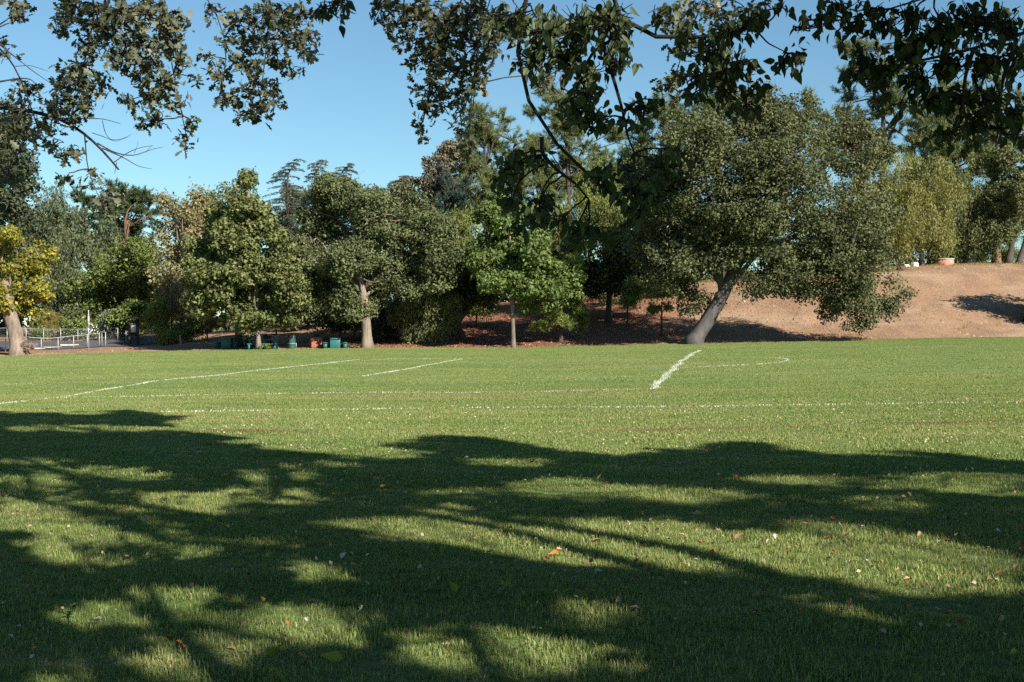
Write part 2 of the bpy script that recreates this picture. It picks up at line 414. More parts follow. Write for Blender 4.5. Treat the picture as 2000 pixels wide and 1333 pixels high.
L['dark'] = leaf_mat('dark_oak_leaves', [(0.030, 0.042, 0.020), (0.052, 0.066, 0.032), (0.085, 0.095, 0.052)], 0.12)
L['olive'] = leaf_mat('olive_leaves', [(0.11, 0.13, 0.085), (0.16, 0.175, 0.12), (0.22, 0.23, 0.17)], 0.15)
L['brush'] = leaf_mat('yellowing_brush', [(0.14, 0.14, 0.035), (0.22, 0.195, 0.05), (0.32, 0.25, 0.09)], 0.25)
L['dead'] = leaf_mat('dead_twigs', [(0.22, 0.16, 0.11), (0.30, 0.23, 0.17), (0.36, 0.29, 0.23)], 0.0)
L['near_oak'] = leaf_mat('near_oak_leaves', [(0.045, 0.056, 0.030), (0.070, 0.082, 0.045), (0.100, 0.110, 0.064), (0.14, 0.132, 0.07)], 0.09, 0.5, .3, 0.3)
L['near_heart'] = leaf_mat('near_heart_leaves', [(0.030, 0.046, 0.016), (0.044, 0.064, 0.023), (0.066, 0.086, 0.032)], 0.12, 0.5, .3, 0.25)
L['flower'] = leaf_mat('white_petals', [(0.75, 0.75, 0.72), (0.8, 0.8, 0.78)], 0.2)

# ------------------------------------------------------------------ leaf geometry
def unit(v): return v / (np.linalg.norm(v, axis=-1, keepdims=True) + 1e-9)

def rand_dirs(n, rng): return unit(rng.normal(size=(n, 3)))

def add_leaves(mb, C, Nn, A, length, width, fold=0.18):
    """rhombic folded leaves: centres C, normals Nn, axis A"""
    n = len(C)
    A = unit(A - Nn * np.sum(A * Nn, 1)[:, None]); S = np.cross(Nn, A)
    l = np.broadcast_to(length, (n,))[:, None]; w = np.broadcast_to(width, (n,))[:, None]
    V = np.stack([C - A * l * .5, C + S * w * .5 + Nn * w * fold - A * l * .06, C + A * l * .5, C - S * w * .5 + Nn * w * fold - A * l * .06], 1).reshape(-1, 3)
    i = np.arange(n) * 4
    mb.add(V, np.stack([i, i + 3, i + 2, i + 1], 1)[:, ::-1])

def add_needles(mb, C, A, length, width, rng):
    n = len(C); A = unit(A); S = unit(np.cross(A, rand_dirs(n, rng)))
    l = np.broadcast_to(length, (n,))[:, None]; w = np.broadcast_to(width, (n,))[:, None]
    V = np.stack([C - S * w * .5, C + S * w * .5, C + A * l], 1).reshape(-1, 3)
    i = np.arange(n) * 3
    mb.add(V, None, np.stack([i, i + 1, i + 2], 1))

def lobes_world(lobes, d, base, rng, depth=1.0, grow=1.0):
    out = []
    for lb in lobes:
        px, py, rx, ry = lb[0], lb[1], lb[2] * grow, lb[3] * grow
        dd = d + (lb[4] if len(lb) > 4 else rng.uniform(-1.0, 1.0) * rx / F * d * 0.55)
        c = at(px, py, dd) - base
        a, b = rx / F * dd, ry / F * dd
        out.append((c, np.array([a, 0.5 * (a + b) * depth, b])))
    return out

def split_lobes(LB, rng, k=6):
    """each bough carries several smaller foliage masses, so the crown is uneven with gaps between"""
    out = []
    for c, r in LB:
        for _ in range(k):
            d = rand_dirs(1, rng)[0]; f = rng.uniform(.25, 1.05)
            q = rng.uniform(.26, .62) * (1.15 - .45 * f)
            out.append((c + d * r * f, r * q * rng.uniform(.8, 1.2, 3)))
    return out

def sample_clumps(LB, n, rng, shell=(0.5, 1.0)):
    w = np.array([(r[0] * r[1] * r[2]) ** (2 / 3) for _, r in LB]); w /= w.sum()
    idx = rng.choice(len(LB), n, p=w)
    C = np.array([c for c, _ in LB])[idx]; R = np.array([r for _, r in LB])[idx]
    D = rand_dirs(n, rng)
    f = shell[0] + (shell[1] - shell[0]) * rng.random(n) ** 0.6
    return C + D * R * f[:, None], D, idx

def crown_broad(LB, n, size, rng, clump_r=0.75, per=42, up=0.35, droop=0.0):
    nc = max(8, n // per)
    C, D, _ = sample_clumps(LB, nc, rng)
    cr = clump_r * rng.uniform(0.55, 1.35, nc)
    k = rng.choice(nc, n, p=(cr ** 2) / (cr ** 2).sum())
    d = rand_dirs(n, rng)
    d = unit(d + 0.35 * D[k])
    rad = cr[k] * rng.random(n) ** 0.45
    P = C[k] + d * rad[:, None] * np.array([1.1, 1.1, 0.8])
    Nn = unit(d * 0.55 + np.array([0, 0, up]) + rng.normal(size=(n, 3)) * 0.55)
    A = rand_dirs(n, rng) + np.array([0, 0, -0.4 - droop])
    s = size * rng.uniform(0.65, 1.35, n)
    mb = MB(); add_leaves(mb, P, Nn, A, s, s * 0.62)
    # loose sprigs that break the outline
    m = max(6, nc // 5)
    sel = rng.choice(nc, m)
    for q in range(m):
        base = C[sel[q]]; dirv = unit(D[sel[q]] + np.array([0, 0, .35]) + rng.normal(size=3) * .3)
        t = np.linspace(0.2, 1, 10)
        pp = base + dirv * (cr[sel[q]] * rng.uniform(1.2, 2.3)) * t[:, None] + rng.normal(size=(10, 3)) * .06
        add_leaves(mb, pp, rand_dirs(10, rng), rand_dirs(10, rng), size * rng.uniform(.6, 1.1, 10), size * .5)
    return mb

def crown_pepper(LB, n, rng, length=0.34, width=0.075, strand=1.5):
    per = 34; ns = max(10, n // per)
    C, D, _ = sample_clumps(LB, ns, rng, (0.45, 1.0))
    mb = MB()
    sl = strand * rng.uniform(0.5, 1.3, ns)
    k = np.repeat(np.arange(ns), per); t = rng.random(len(k))
    out = D * np.array([1, 1, 0.25])
    P = C[k] + out[k] * (0.5 * np.sqrt(t))[:, None] * sl[k][:, None] * .6 + np.array([0, 0, -1]) * (t ** 1.4 * sl[k])[:, None] + rng.normal(size=(len(k), 3)) * np.array([.20, .20, .12])
    A = np.array([0, 0, -1.0]) + out[k] * 0.3 + rng.normal(size=(len(k), 3)) * .45
    Nn = unit(D[k] * .6 + rng.normal(size=(len(k), 3)) * .7 + np.array([0, 0, .2]))
    s = length * rng.uniform(.6, 1.3, len(k))
    add_leaves(mb, P, Nn, A, s, width * rng.uniform(.7, 1.4, len(k)))
    return mb

def crown_pine(LB, n, rng, length=0.34, width=0.045, clump=0.5, per=70, up=0.5):
    nc = max(10, n // per)
    C, D, idx = sample_clumps(LB, nc, rng, (0.35, 1.0))
    k = np.repeat(np.arange(nc), per)
    d = unit(rand_dirs(len(k), rng) + D[k] * .55 + np.array([0, 0, up]))
    cl = clump * rng.uniform(.6, 1.4, nc)
    axis = unit(D + np.array([0, 0, .35]))
    P = C[k] + axis[k] * (rng.uniform(-1.0, .6, len(k)) * cl[k])[:, None] + rand_dirs(len(k), rng) * (cl[k] * .35 * rng.random(len(k)))[:, None]
    mb = MB(); add_needles(mb, P, d, length * rng.uniform(.6, 1.25, len(k)), width * rng.uniform(.7, 1.3, len(k)), rng)
    return mb

def limb_path(a, b, rng, sag=0.15, n=7):
    a, b = np.asarray(a, float), np.asarray(b, float)
    t = np.linspace(0, 1, n)[:, None]
    ln = np.linalg.norm(b - a)
    p = a + (b - a) * t
    p += np.sin(t * math.pi) * (rng.normal(size=3) * ln * .07 + np.array([0, 0, ln * sag]))
    p[1:-1] += rng.normal(size=(n - 2, 3)) * ln * .018
    return p

def make_wood(root, trunk_pts, r0, r1, LB, bark, rng, limb_r=None, nl=None, flute=0.05, extra=0):
    mb = MB()
    tp = np.asarray(trunk_pts, float)
    # resample the trunk smoothly
    t = np.linspace(0, 1, len(tp)); tt = np.linspace(0, 1, 14)
    pts = np.stack([np.interp(tt, t, tp[:, i]) for i in range(3)], 1)
    pts[1:-1] = (pts[:-2] + 2 * pts[1:-1] + pts[2:]) / 4
    rad = r0 + (r1 - r0) * tt ** 0.8
    rad[0] *= 1.6; rad[1] *= 1.15
    pts[0] += np.array([0, 0, -0.25])
    mb.tube(pts, rad, 12, True, flute, int(rng.integers(1e6)))
    lr = limb_r or r1 * .75
    for i, (c, r) in enumerate(LB[:nl] if nl else LB):
        s = pts[int(rng.integers(8, 14))] if c[2] > pts[-1][2] * .8 else pts[int(rng.integers(6, 11))]
        p = limb_path(s, c + r * rng.uniform(-.3, .3, 3), rng)
        mb.tube(p, np.linspace(lr * rng.uniform(.7, 1.1), lr * .22, len(p)), 6, True)
        for _ in range(2 + extra):
            j = int(rng.integers(3, len(p)))
            e = c + rand_dirs(1, rng)[0] * r * .85
            q = limb_path(p[j], e, rng, .05, 5)
            mb.tube(q, np.linspace(lr * .35, lr * .08, 5), 4, True)
    return mb.build("trunk", bark, root, True)

def tree(name, label, basepx, d, lobes, leaf, n, style='broad', bark='bark_dark', r0=0.25, r1=0.14, size=0.26, trunk=None, group=None,
         seed=1, cat='tree', nl=None, limb_r=None, clump_r=.75, depth=1.0, top=None, flute=.05, wood=True, crown_name='crown', extra=0, per=42, sub=6, grow=1.2, **kw):
    rng = np.random.default_rng(seed)
    x = (basepx - 1000) / F * d
    base = np.array([x, d, float(terrain(x, d)) if d > 101 else float(field_z(x, d)) + .01])
    root = empty(name, base)
    tag(root, label, cat, group)
    LB = lobes_world(lobes, d, base, rng, depth, grow)
    LS = split_lobes(LB, rng, sub)
    if n < 100000 and style == 'broad': n = int(n * .74); size *= 1.07
    elif style != 'broad': n = int(n * .74)
    if wood:
        if trunk: tp = [at(px, py, d) - base for px, py in trunk]; tp[0] = np.zeros(3)
        else:
            mean = np.mean([c for c, _ in LB], 0); tz = top if top else mean[2]
            tp = [np.zeros(3), np.array([mean[0] * .1, 0, tz * .4]), np.array([mean[0] * .55, mean[1] * .3, tz])]
        make_wood(root, tp, r0, r1, LB, M[bark], rng, limb_r, nl, flute, extra)
    if style == 'broad': mb = crown_broad(LS, n, size, rng, clump_r, per, **kw)
    elif style == 'pepper': mb = crown_pepper(LS, n, rng, **kw)
    else: mb = crown_pine(LS, n, rng, **kw)
    mb.build(crown_name, L[leaf], root, kind='stuff')
    return root

# ------------------------------------------------------------------ ground, lawn, parking lot
def grid_sheet(name, xs, ys, zf, mat, mask=None):
    X, Y = np.meshgrid(xs, ys)
    V = np.stack([X, Y, zf(X, Y)], -1).reshape(-1, 3)
    nx, ny = len(xs), len(ys)
    i = (np.arange(ny - 1)[:, None] * nx + np.arange(nx - 1)[None]).ravel()
    q = np.stack([i, i + 1, i + 1 + nx, i + nx], 1)
    mb = MB(); mb.add(V, q)
    return mb.build(name, mat, None, True)

def ground_z(x, y):
    z = terrain(x, y)
    inside = (y < lawn_edge(x) + 0.2)
    z = np.where(inside, field_z(x, y) - 0.06, z)
    return z
gx = np.concatenate([[-3000, -1500, -700, -400, -250, -160, -120, -90], np.arange(-72, 72.1, 0.8), [90, 120, 160, 250, 400, 700, 1500, 3000]])
gy = np.concatenate([[-3000, -1000, -300, -100, -40, -15], np.arange(0, 96, 8), np.arange(96, 160, 0.7), np.arange(160, 300, 10), [340, 420, 600, 1000, 2000, 4000]])
ground = grid_sheet("ground", gx, gy, ground_z, M['dirt'])
tag(ground, kind='structure')

def build_lawn():
    xs = np.arange(-66, 66.1, .4)
    t = np.concatenate([np.linspace(0, .95, 50), np.linspace(.955, 1, 8)])
    V = []
    for tt in t:
        yy = -30 + (lawn_edge(xs) + 30) * tt
        V.append(np.stack([xs, yy, field_z(xs, yy)], 1))
    e = V[-1].copy(); e[:, 1] += .12; e[:, 2] -= .14; V.append(e)
    V = np.concatenate(V); nx = len(xs); ny = len(t) + 1
    i = (np.arange(ny - 1)[:, None] * nx + np.arange(nx - 1)[None]).ravel()
    mb = MB(); mb.add(V, np.stack([i, i + 1, i + 1 + nx, i + nx], 1))
    return tag(mb.build("lawn", M['lawn'], None, True), kind='structure')
lawn = build_lawn()

# asphalt lot at the far left, a sheet laid 2 cm above the dirt
def build_lot():
    xs = np.linspace(-70, -30.5, 40)
    yn = np.interp(xs, [-70, -44, -38, -34, -30.5], [107.6, 107.8, 109.0, 111.0, 113.4])
    yf = np.interp(xs, [-70, -44, -34, -30.5], [120.5, 120.3, 119.0, 117.5])
    V = []
    for tt in np.linspace(0, 1, 14):
        yy = yn + (yf - yn) * tt; V.append(np.stack([xs, yy, terrain(xs, yy) + .05], 1))
    V = np.concatenate(V); nx = 40
    i = (np.arange(13)[:, None] * nx + np.arange(nx - 1)[None]).ravel()
    mb = MB(); mb.add(V, np.stack([i, i + 1, i + 1 + nx, i + nx], 1))
    return tag(mb.build("parking_lot", M['asphalt'], None, True), kind='structure')
build_lot()

# clods and stones on the bare slope, dry litter below the pines: uncountable
def scatter_stones():
    rng = np.random.default_rng(5); mb = MB()
    n = 5200
    x = np.concatenate([rng.uniform(11, 60, 3600), rng.uniform(-45, 12, 1600)]); y = rng.uniform(101.2, 131, n)
    z = terrain(x, y)
    s = rng.uniform(.03, .085, n) * np.where(rng.random(n) < .03, 2.2, 1)
    base = np.array([(1, 0, 0), (-.5, .87, 0), (-.5, -.87, 0), (0.1, 0.1, .9)])
    R = rng.uniform(0, 6.28, n); c, sn = np.cos(R), np.sin(R)
    V = np.zeros((n, 4, 3))
    j = base[None] * (1 + rng.normal(0, .25, (n, 4, 3)))
    V[..., 0] = (j[..., 0] * c[:, None] - j[..., 1] * sn[:, None]) * s[:, None] + x[:, None]
    V[..., 1] = (j[..., 0] * sn[:, None] + j[..., 1] * c[:, None]) * s[:, None] + y[:, None]
    V[..., 2] = j[..., 2] * s[:, None] + z[:, None] - .012
    i = np.arange(n) * 4
    T = np.concatenate([np.stack([i, i + 1, i + 3], 1), np.stack([i + 1, i + 2, i + 3], 1), np.stack([i + 2, i, i + 3], 1)])
    mb.add(V.reshape(-1, 3), None, T)
    tag(mb.build("stones", M['stone'], None, kind='stuff'), 'pale small stones and clods strewn over the bare dirt slope', 'stones')
scatter_stones()

def scatter_weeds():
    rng = np.random.default_rng(15); nb = 900
    cx = rng.uniform(10, 62, nb); cy = np.where(rng.random(nb) < .45, rng.normal(131.5, 1.6, nb), rng.uniform(102, 131, nb))
    keep = (cy > 128) | (np.array([mnoise.noise((a * .12, b * .2, 1.0)) for a, b in zip(cx, cy)]) > .22); cx, cy = cx[keep], cy[keep]; nb = len(cx)
    k = np.repeat(np.arange(nb), 22)
    x = cx[k] + rng.normal(0, .14, len(k)); y = cy[k] + rng.normal(0, .14, len(k))
    mb = MB(); add_needles(mb, np.stack([x, y, terrain(x, y) - .01], 1), rng.normal(size=(len(k), 3)) * .45 + np.array([0, 0, 1.0]), rng.uniform(.1, .32, len(k)), .03, rng)
    tag(mb.build('dry_weeds', L['brush'], None, kind='stuff'), 'dry yellowed weeds scattered on the slope and along its crest', 'weeds')
scatter_weeds()

def scatter_litter():
    rng = np.random.default_rng(6); n = 9000
    x = np.concatenate([rng.normal(-2, 9, 6000), rng.uniform(-20, 30, 3000)]); y = rng.uniform(101, 120, n)
    z = terrain(x, y) + .025
    P = np.stack([x, y, z], 1)
    mb = MB()
    add_leaves(mb, P, unit(rng.normal(size=(n, 3)) * .5 + np.array([0, 0, 1])), rand_dirs(n, rng), rng.uniform(.1, .22, n), rng.uniform(.06, .12, n))
    lm = leaf_mat('fallen_litter', [(0.16, 0.06, 0.035), (0.30, 0.13, 0.07), (0.42, 0.24, 0.15)], 0.05)
    tag(mb.build("leaf_litter", lm, None, kind='stuff'), 'reddish brown fallen leaves and needles covering the ground below the pines', 'leaf litter')
scatter_litter()

# ------------------------------------------------------------------ trees beyond the field
TG = 'trees beyond the field'
tree('leaning_oak', 'big leaning oak with dense grey-green crown and slanted dark trunk at the lawn edge', 1352, 99.2,
     [(1400, 310, 130, 105), (1530, 300, 120, 105), (1470, 240, 100, 60), (1360, 400, 120, 105), (1500, 410, 150, 120), (1620, 400, 115, 120), (1330, 490, 90, 75), (1440, 500, 120, 70),
      (1580, 510, 120, 80), (1670, 500, 85, 85), (1700, 585, 62, 42), (1320, 540, 62, 48), (1620, 575, 70, 32), (1290, 330, 65, 75), (1300, 430, 65, 70), (1560, 235, 60, 40), (1500, 555, 80, 30), (1730, 610, 32, 20), (1350, 590, 46, 24), (1690, 615, 56, 22), (1320, 575, 30, 30), (1640, 600, 40, 20)],
     'lean', 150000, bark='bark_slate', r0=.62, r1=.42, size=.225, trunk=[(1352, 674), (1366, 650), (1388, 615), (1408, 582), (1424, 550), (1440, 500)], seed=3, limb_r=.26, clump_r=.82, depth=.9, extra=1, nl=10, grow=1.10, per=64, sub=8, flute=.09)
tree('spreading_oak', 'broad grey-green oak with a straight pale trunk between picnic tables and pepper shrub', 718, 100.9,
     [(640, 405, 58, 48), (692, 388, 52, 34), (615, 470, 52, 48), (720, 440, 62, 45), (792, 425, 52, 42), (830, 470, 52, 50), (770, 490, 70, 50), (690, 520, 70, 50),
      (618, 540, 52, 45), (822, 540, 52, 42), (740, 560, 68, 34), (660, 590, 46, 26), (852, 515, 30, 40), (600, 500, 35, 40), (705, 600, 22, 20), (650, 368, 30, 18), (800, 390, 30, 18)],
     'oak', 100500, bark='bark_pale', r0=.42, r1=.30, size=.22, trunk=[(718, 680), (716, 640), (712, 590), (700, 540), (690, 480)], seed=4, limb_r=.2, clump_r=.72, extra=1, per=80)
tree('sweetgum_tree', 'conical light green sweetgum with thin trunk standing in front of the green picnic table', 505, 100.6,
     [(483, 352, 13, 22), (480, 388, 26, 26), (462, 430, 36, 34), (503, 435, 42, 36), (455, 485, 52, 40), (520, 490, 58, 42), (430, 545, 52, 38), (492, 545, 60, 40),
      (548, 555, 46, 38), (452, 598, 58, 30), (530, 600, 58, 32), (405, 580, 32, 28), (490, 622, 50, 18), (575, 520, 22, 30), (560, 600, 30, 25)],
     'gum', 56000, bark='bark_grey', r0=.19, r1=.13, size=.27, trunk=[(505, 682), (504, 640), (501, 560), (493, 470), (484, 370)], seed=5, limb_r=.08, clump_r=.6)
tree('thick_trunked_tree', 'olive-green tree on a thick dark trunk just behind the conical sweetgum', 466, 105.5,
     [(425, 500, 40, 50), (395, 545, 35, 38), (440, 440, 35, 40), (460, 390, 25, 30), (470, 560, 60, 40), (420, 420, 22, 25), (395, 480, 25, 30)],
     'gum', 20000, bark='bark_dark', r0=.33, r1=.25, size=.27, trunk=[(466, 676), (466, 640), (464, 580), (458, 500)], seed=6, limb_r=.14, clump_r=.65)
tree('young_maple', 'small bright green maple with slim grey trunk at the middle of the lawn edge', 1003, 100.7,
     [(975, 425, 38, 32), (1010, 455, 58, 40), (958, 480, 36, 40), (1040, 505, 50, 40), (972, 530, 48, 36), (1068, 548, 46, 34), (1005, 565, 58, 28), (1105, 540, 30, 30), (958, 415, 22, 22), (1060, 583, 46, 20), (940, 520, 18, 25), (1020, 415, 28, 24)],
     'maple', 42000, bark='bark_grey', r0=.17, r1=.11, size=.25, trunk=[(1003, 677), (1002, 640), (1000, 590), (998, 520), (995, 450)], seed=7, limb_r=.07, clump_r=.6)
tree('yellow_tree', 'yellow-leaved tree with thick furrowed leaning trunk beside the wire fence', 36, 103.0,
     [(8, 560, 42, 50), (48, 512, 40, 36), (14, 480, 38, 32), (62, 565, 26, 26), (32, 600, 38, 20), (-25, 530, 42, 65), (70, 505, 20, 22), (-10, 600, 30, 25)],
     'yellow', 26000, bark='bark_pale', r0=.62, r1=.42, size=.25, trunk=[(38, 684), (31, 655), (22, 625), (14, 590), (8, 550)], seed=8, limb_r=.16, clump_r=.6, flute=.09)
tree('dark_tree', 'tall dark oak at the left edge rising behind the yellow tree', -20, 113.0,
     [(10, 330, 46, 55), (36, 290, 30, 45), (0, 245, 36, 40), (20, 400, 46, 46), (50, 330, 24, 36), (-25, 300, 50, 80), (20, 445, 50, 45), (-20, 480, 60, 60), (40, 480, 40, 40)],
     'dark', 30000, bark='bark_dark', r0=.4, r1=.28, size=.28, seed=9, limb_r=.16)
tree('willowy_tree', 'grey-green drooping willowy tree behind the parking lot left of the stone pine', 118, 131.0,
     [(112, 425, 46, 45), (152, 450, 46, 50), (85, 480, 46, 46), (130, 525, 56, 52), (182, 500, 46, 46), (108, 385, 26, 32), (90, 560, 46, 36), (150, 580, 50, 30), (200, 465, 34, 36), (65, 420, 30, 40)],
     'willow', 44000, 'pepper', 'bark_dark', r0=.35, r1=.22, seed=10, limb_r=.14, strand=1.8, length=.4, width=.1, grow=1.35)
tree('stone_pine', 'dark flat-topped stone pine leaning right against the open sky at left', 232, 140.0,
     [(230, 374, 36, 16), (264, 384, 30, 18), (284, 402, 22, 15), (212, 398, 34, 18), (304, 432, 10, 22), (240, 418, 34, 14), (288, 382, 14, 10), (182, 385, 30, 20), (255, 448, 32, 16), (297, 462, 10, 12), (200, 430, 26, 20), (222, 470, 30, 22), (245, 395, 40, 18), (275, 425, 20, 14)],
     'pine_dark', 52000, 'pine', 'bark_red', r0=.42, r1=.26, seed=11, limb_r=.13, clump=.5, length=.4, width=.07, grow=1.35, trunk=[(232, 655), (235, 590), (238, 520), (245, 460), (252, 430)], extra=2)
tree('green_tree', 'bright yellow-green leafy tree standing behind the information kiosk', 238, 127.0,
     [(240, 530, 56, 42), (202, 578, 42, 34), (280, 540, 38, 38), (250, 588, 56, 32), (290, 588, 32, 28), (215, 545, 35, 30), (270, 500, 28, 22), (185, 600, 26, 22)],
     'bright', 34000, bark='bark_dark', r0=.24, r1=.16, size=.27, seed=12, limb_r=.1)
tree('fading_tree', 'tan and olive tree losing its leaves between the kiosk tree and the sweetgum', 362, 116.0,
     [(352, 440, 36, 42), (386, 422, 34, 34), (340, 500, 36, 42), (388, 485, 40, 46), (328, 555, 34, 34), (370, 560, 42, 38), (352, 600, 40, 28), (345, 398, 16, 16), (320, 470, 16, 26)],
     'tan', 26000, bark='bark_grey', r0=.26, r1=.16, size=.25, seed=13, limb_r=.1, extra=2)

def cedar(name, label, px, d, top_py, leaf, seed, spread=3.2, lean=0.5, n_lvl=34, from_h=0.25):
    rng = np.random.default_rng(seed)
    x = (px - 1000) / F * d
    base = np.array([x, d, float(terrain(x, d))])
    root = tag(empty(name, base), label, 'tree', TG)
    tp = at(px, top_py, d) - base; H = tp[2]
    hs = np.linspace(0, 1, 22)
    bend = np.where(hs > .88, (hs - .88) / .12, 0) ** 1.6
    pts = np.stack([hs * 0 + bend * lean * .9, hs * 0, H * hs - bend * .15], 1); pts[0, 2] = -.3
    wood = MB(); wood.tube(pts, .32 * (1 - hs) ** .8 + .02, 8)
    mb = MB()
    for i in range(n_lvl):
        h = from_h + (1 - from_h) * (i / n_lvl) ** .85
        for _ in range(3):
            a = rng.uniform(0, 6.28)
            Ln = spread * (1 - h) ** .62 * rng.uniform(.45, 1.25) + .25
            t = np.linspace(0, 1, 7)
            rad = np.array([math.cos(a), math.sin(a), 0])
            o = np.array([np.interp(h, hs, pts[:, 0]), 0, H * h])
            p = o + rad * (Ln * t)[:, None] + np.array([lean * .25, 0, 1]) * (Ln * (.28 * t - .42 * t ** 2))[:, None]
            wood.tube(p, np.linspace(.045, .012, 7), 4, False)
            m = int(44 * Ln ** 1.0) + 14
            k = rng.random(m) ** .7
            pc = np.stack([np.interp(k, t, p[:, q]) for q in range(3)], 1)
            side = np.array([-rad[1], rad[0], 0]) * rng.choice([-1, 1], m)[:, None]
            w = .32 * (1 - .55 * k) * (0.4 + Ln / spread)
            pc = pc + side * (rng.random(m) * w)[:, None] + np.array([0, 0, -1]) * (rng.random(m) ** 2 * .16)[:, None]
            add_needles(mb, pc, side * .7 + rad * .7 + np.array([0, 0, -.15]) + rng.normal(size=(m, 3)) * .35, rng.uniform(.14, .3, m), rng.uniform(.045, .085, m), rng)
    wood.build("trunk", M['bark_dark'], root, True)
    mb.build("crown", L[leaf], root, kind='stuff')
    return root
cedar('cedar_tree', 'leftmost of three cedar spires with drooping tip above the sweetgum', 562, 117, 306, 'cedar', 21, 6.2, 1.3)
cedar('cedar_tree', 'middle cedar spire with drooping tip behind the spreading oak', 615, 118.5, 308, 'cedar', 22, 6.0, 1.2)
cedar('cedar_tree', 'rightmost of three cedar spires, tip bent over, behind the spreading oak', 660, 117.5, 315, 'cedar', 23, 5.8, 1.5)
cedar('cedar_tree', 'brownish flat-topped cedar between the spreading oak and the tall pines', 776, 119, 340, 'cedar_brown', 24, 6.6, .8, 30, .4)

PN = dict(style='pine', bark='bark_dark', grow=1.3)
tree('tall_pine', 'tall feathery pine rising behind the middle of the field left of the hanging limb', 945, 129.0,
     [(940, 250, 30, 34), (905, 300, 34, 30), (960, 318, 44, 40), (1000, 270, 24, 32), (880, 345, 32, 30), (930, 380, 56, 36), (1012, 340, 34, 40), (925, 215, 14, 18), (985, 235, 14, 18), (900, 430, 46, 40), (980, 410, 46, 36), (950, 280, 30, 30), (925, 330, 40, 30), (975, 360, 40, 30), (1035, 300, 20, 30), (948, 225, 16, 20)],
     'pine', 96000, r0=.4, r1=.1, seed=31, limb_r=.12, trunk=[(950, 610), (950, 480), (948, 350), (945, 240)], length=.42, clump=.6, width=.055, **PN)
tree('tall_pine', 'tall pine with layered branches rising behind the hanging limb at centre', 1115, 133.0,
     [(1090, 230, 32, 26), (1075, 170, 20, 22), (1128, 262, 44, 28), (1072, 285, 44, 26), (1180, 320, 34, 20), (1110, 325, 56, 28), (1058, 225, 24, 16), (1200, 260, 24, 16), (1140, 380, 56, 34), (1070, 370, 50, 30), (1200, 370, 30, 24), (1100, 140, 14, 18), (1105, 195, 28, 18), (1105, 250, 26, 24), (1150, 300, 40, 20), (1060, 330, 40, 20)],
     'pine', 96000, r0=.4, r1=.1, seed=32, limb_r=.12, trunk=[(1115, 600), (1113, 450), (1108, 300), (1095, 150)], length=.42, clump=.55, width=.055, extra=1, **PN)
tree('tall_pine', 'pointed pine top showing above the leaning oak crown', 1405, 131.0,
     [(1402, 120, 20, 26), (1385, 165, 34, 30), (1425, 165, 34, 30), (1400, 215, 56, 36), (1320, 190, 24, 22), (1345, 240, 40, 30), (1460, 220, 34, 30)],
     'pine', 50000, r0=.4, r1=.08, seed=33, limb_r=.1, trunk=[(1405, 600), (1405, 400), (1404, 250), (1402, 120)], length=.42, clump=.6, width=.055, **PN)
tree('blue_conifer', 'dense dark blue-green conifer standing left of the tall feathery pine', 868, 122.5,
     [(870, 395, 28, 34), (886, 355, 26, 26), (862, 435, 30, 30), (895, 420, 26, 36)],
     'pine_blue', 40000, r0=.3, r1=.16, seed=34, limb_r=.08, clump=.55, width=.06, **PN)
tree('bronze_tree', 'brownish tree top against the sky left of the tall feathery pine', 850, 126.0,
     [(862, 318, 24, 16), (838, 345, 24, 18), (880, 300, 20, 18), (815, 365, 24, 18), (850, 370, 30, 24), (800, 400, 34, 26)],
     'cedar_brown', 15000, bark='bark_dark', r0=.3, r1=.18, size=.26, seed=35, limb_r=.09, clump_r=.5)
tree('pepper_tree', 'light green pepper tree filling the gap between spreading oak and young maple', 890, 109.5,
     [(882, 460, 40, 40), (902, 520, 38, 46), (872, 560, 30, 32), (920, 440, 32, 30), (880, 500, 44, 40), (925, 570, 28, 28)],
     'pepper', 30000, 'pepper', 'bark_dark', r0=.3, r1=.2, seed=36, limb_r=.12)
tree('pepper_tree', 'tall yellow-green pepper tree behind the young maple below the hanging limb', 1120, 114.5,
     [(1090, 470, 56, 46), (1150, 425, 56, 46), (1205, 470, 46, 52), (1132, 535, 46, 42), (1180, 395, 52, 40), (1080, 410, 46, 36), (1150, 340, 40, 32), (1230, 390, 30, 40)],
     'pepper', 44000, 'pepper', 'bark_dark', r0=.34, r1=.22, seed=37, limb_r=.12)
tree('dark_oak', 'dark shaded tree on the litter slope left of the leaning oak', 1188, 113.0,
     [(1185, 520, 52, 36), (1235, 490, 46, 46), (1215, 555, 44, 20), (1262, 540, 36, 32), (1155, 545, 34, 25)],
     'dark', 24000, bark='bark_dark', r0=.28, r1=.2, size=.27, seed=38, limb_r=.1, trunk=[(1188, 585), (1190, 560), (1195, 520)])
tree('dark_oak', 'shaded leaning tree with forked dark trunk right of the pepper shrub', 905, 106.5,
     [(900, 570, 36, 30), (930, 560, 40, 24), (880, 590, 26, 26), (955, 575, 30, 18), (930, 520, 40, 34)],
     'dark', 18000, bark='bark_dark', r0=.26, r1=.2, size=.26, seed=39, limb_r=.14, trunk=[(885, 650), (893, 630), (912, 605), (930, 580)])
tree('low_pine', 'low bushy light green pine spilling over the litter slope right of the young maple', 1095, 104.6,
     [(1092, 612, 48, 28), (1112, 520, 36, 40), (1098, 565, 46, 32), (1055, 618, 26, 20), (1128, 610, 20, 26), (1130, 480, 24, 26), (1095, 632, 40, 14)],
     'pine_light', 62000, r0=.2, r1=.12, seed=40, limb_r=.06, length=.32, clump=.45, width=.045, **PN)
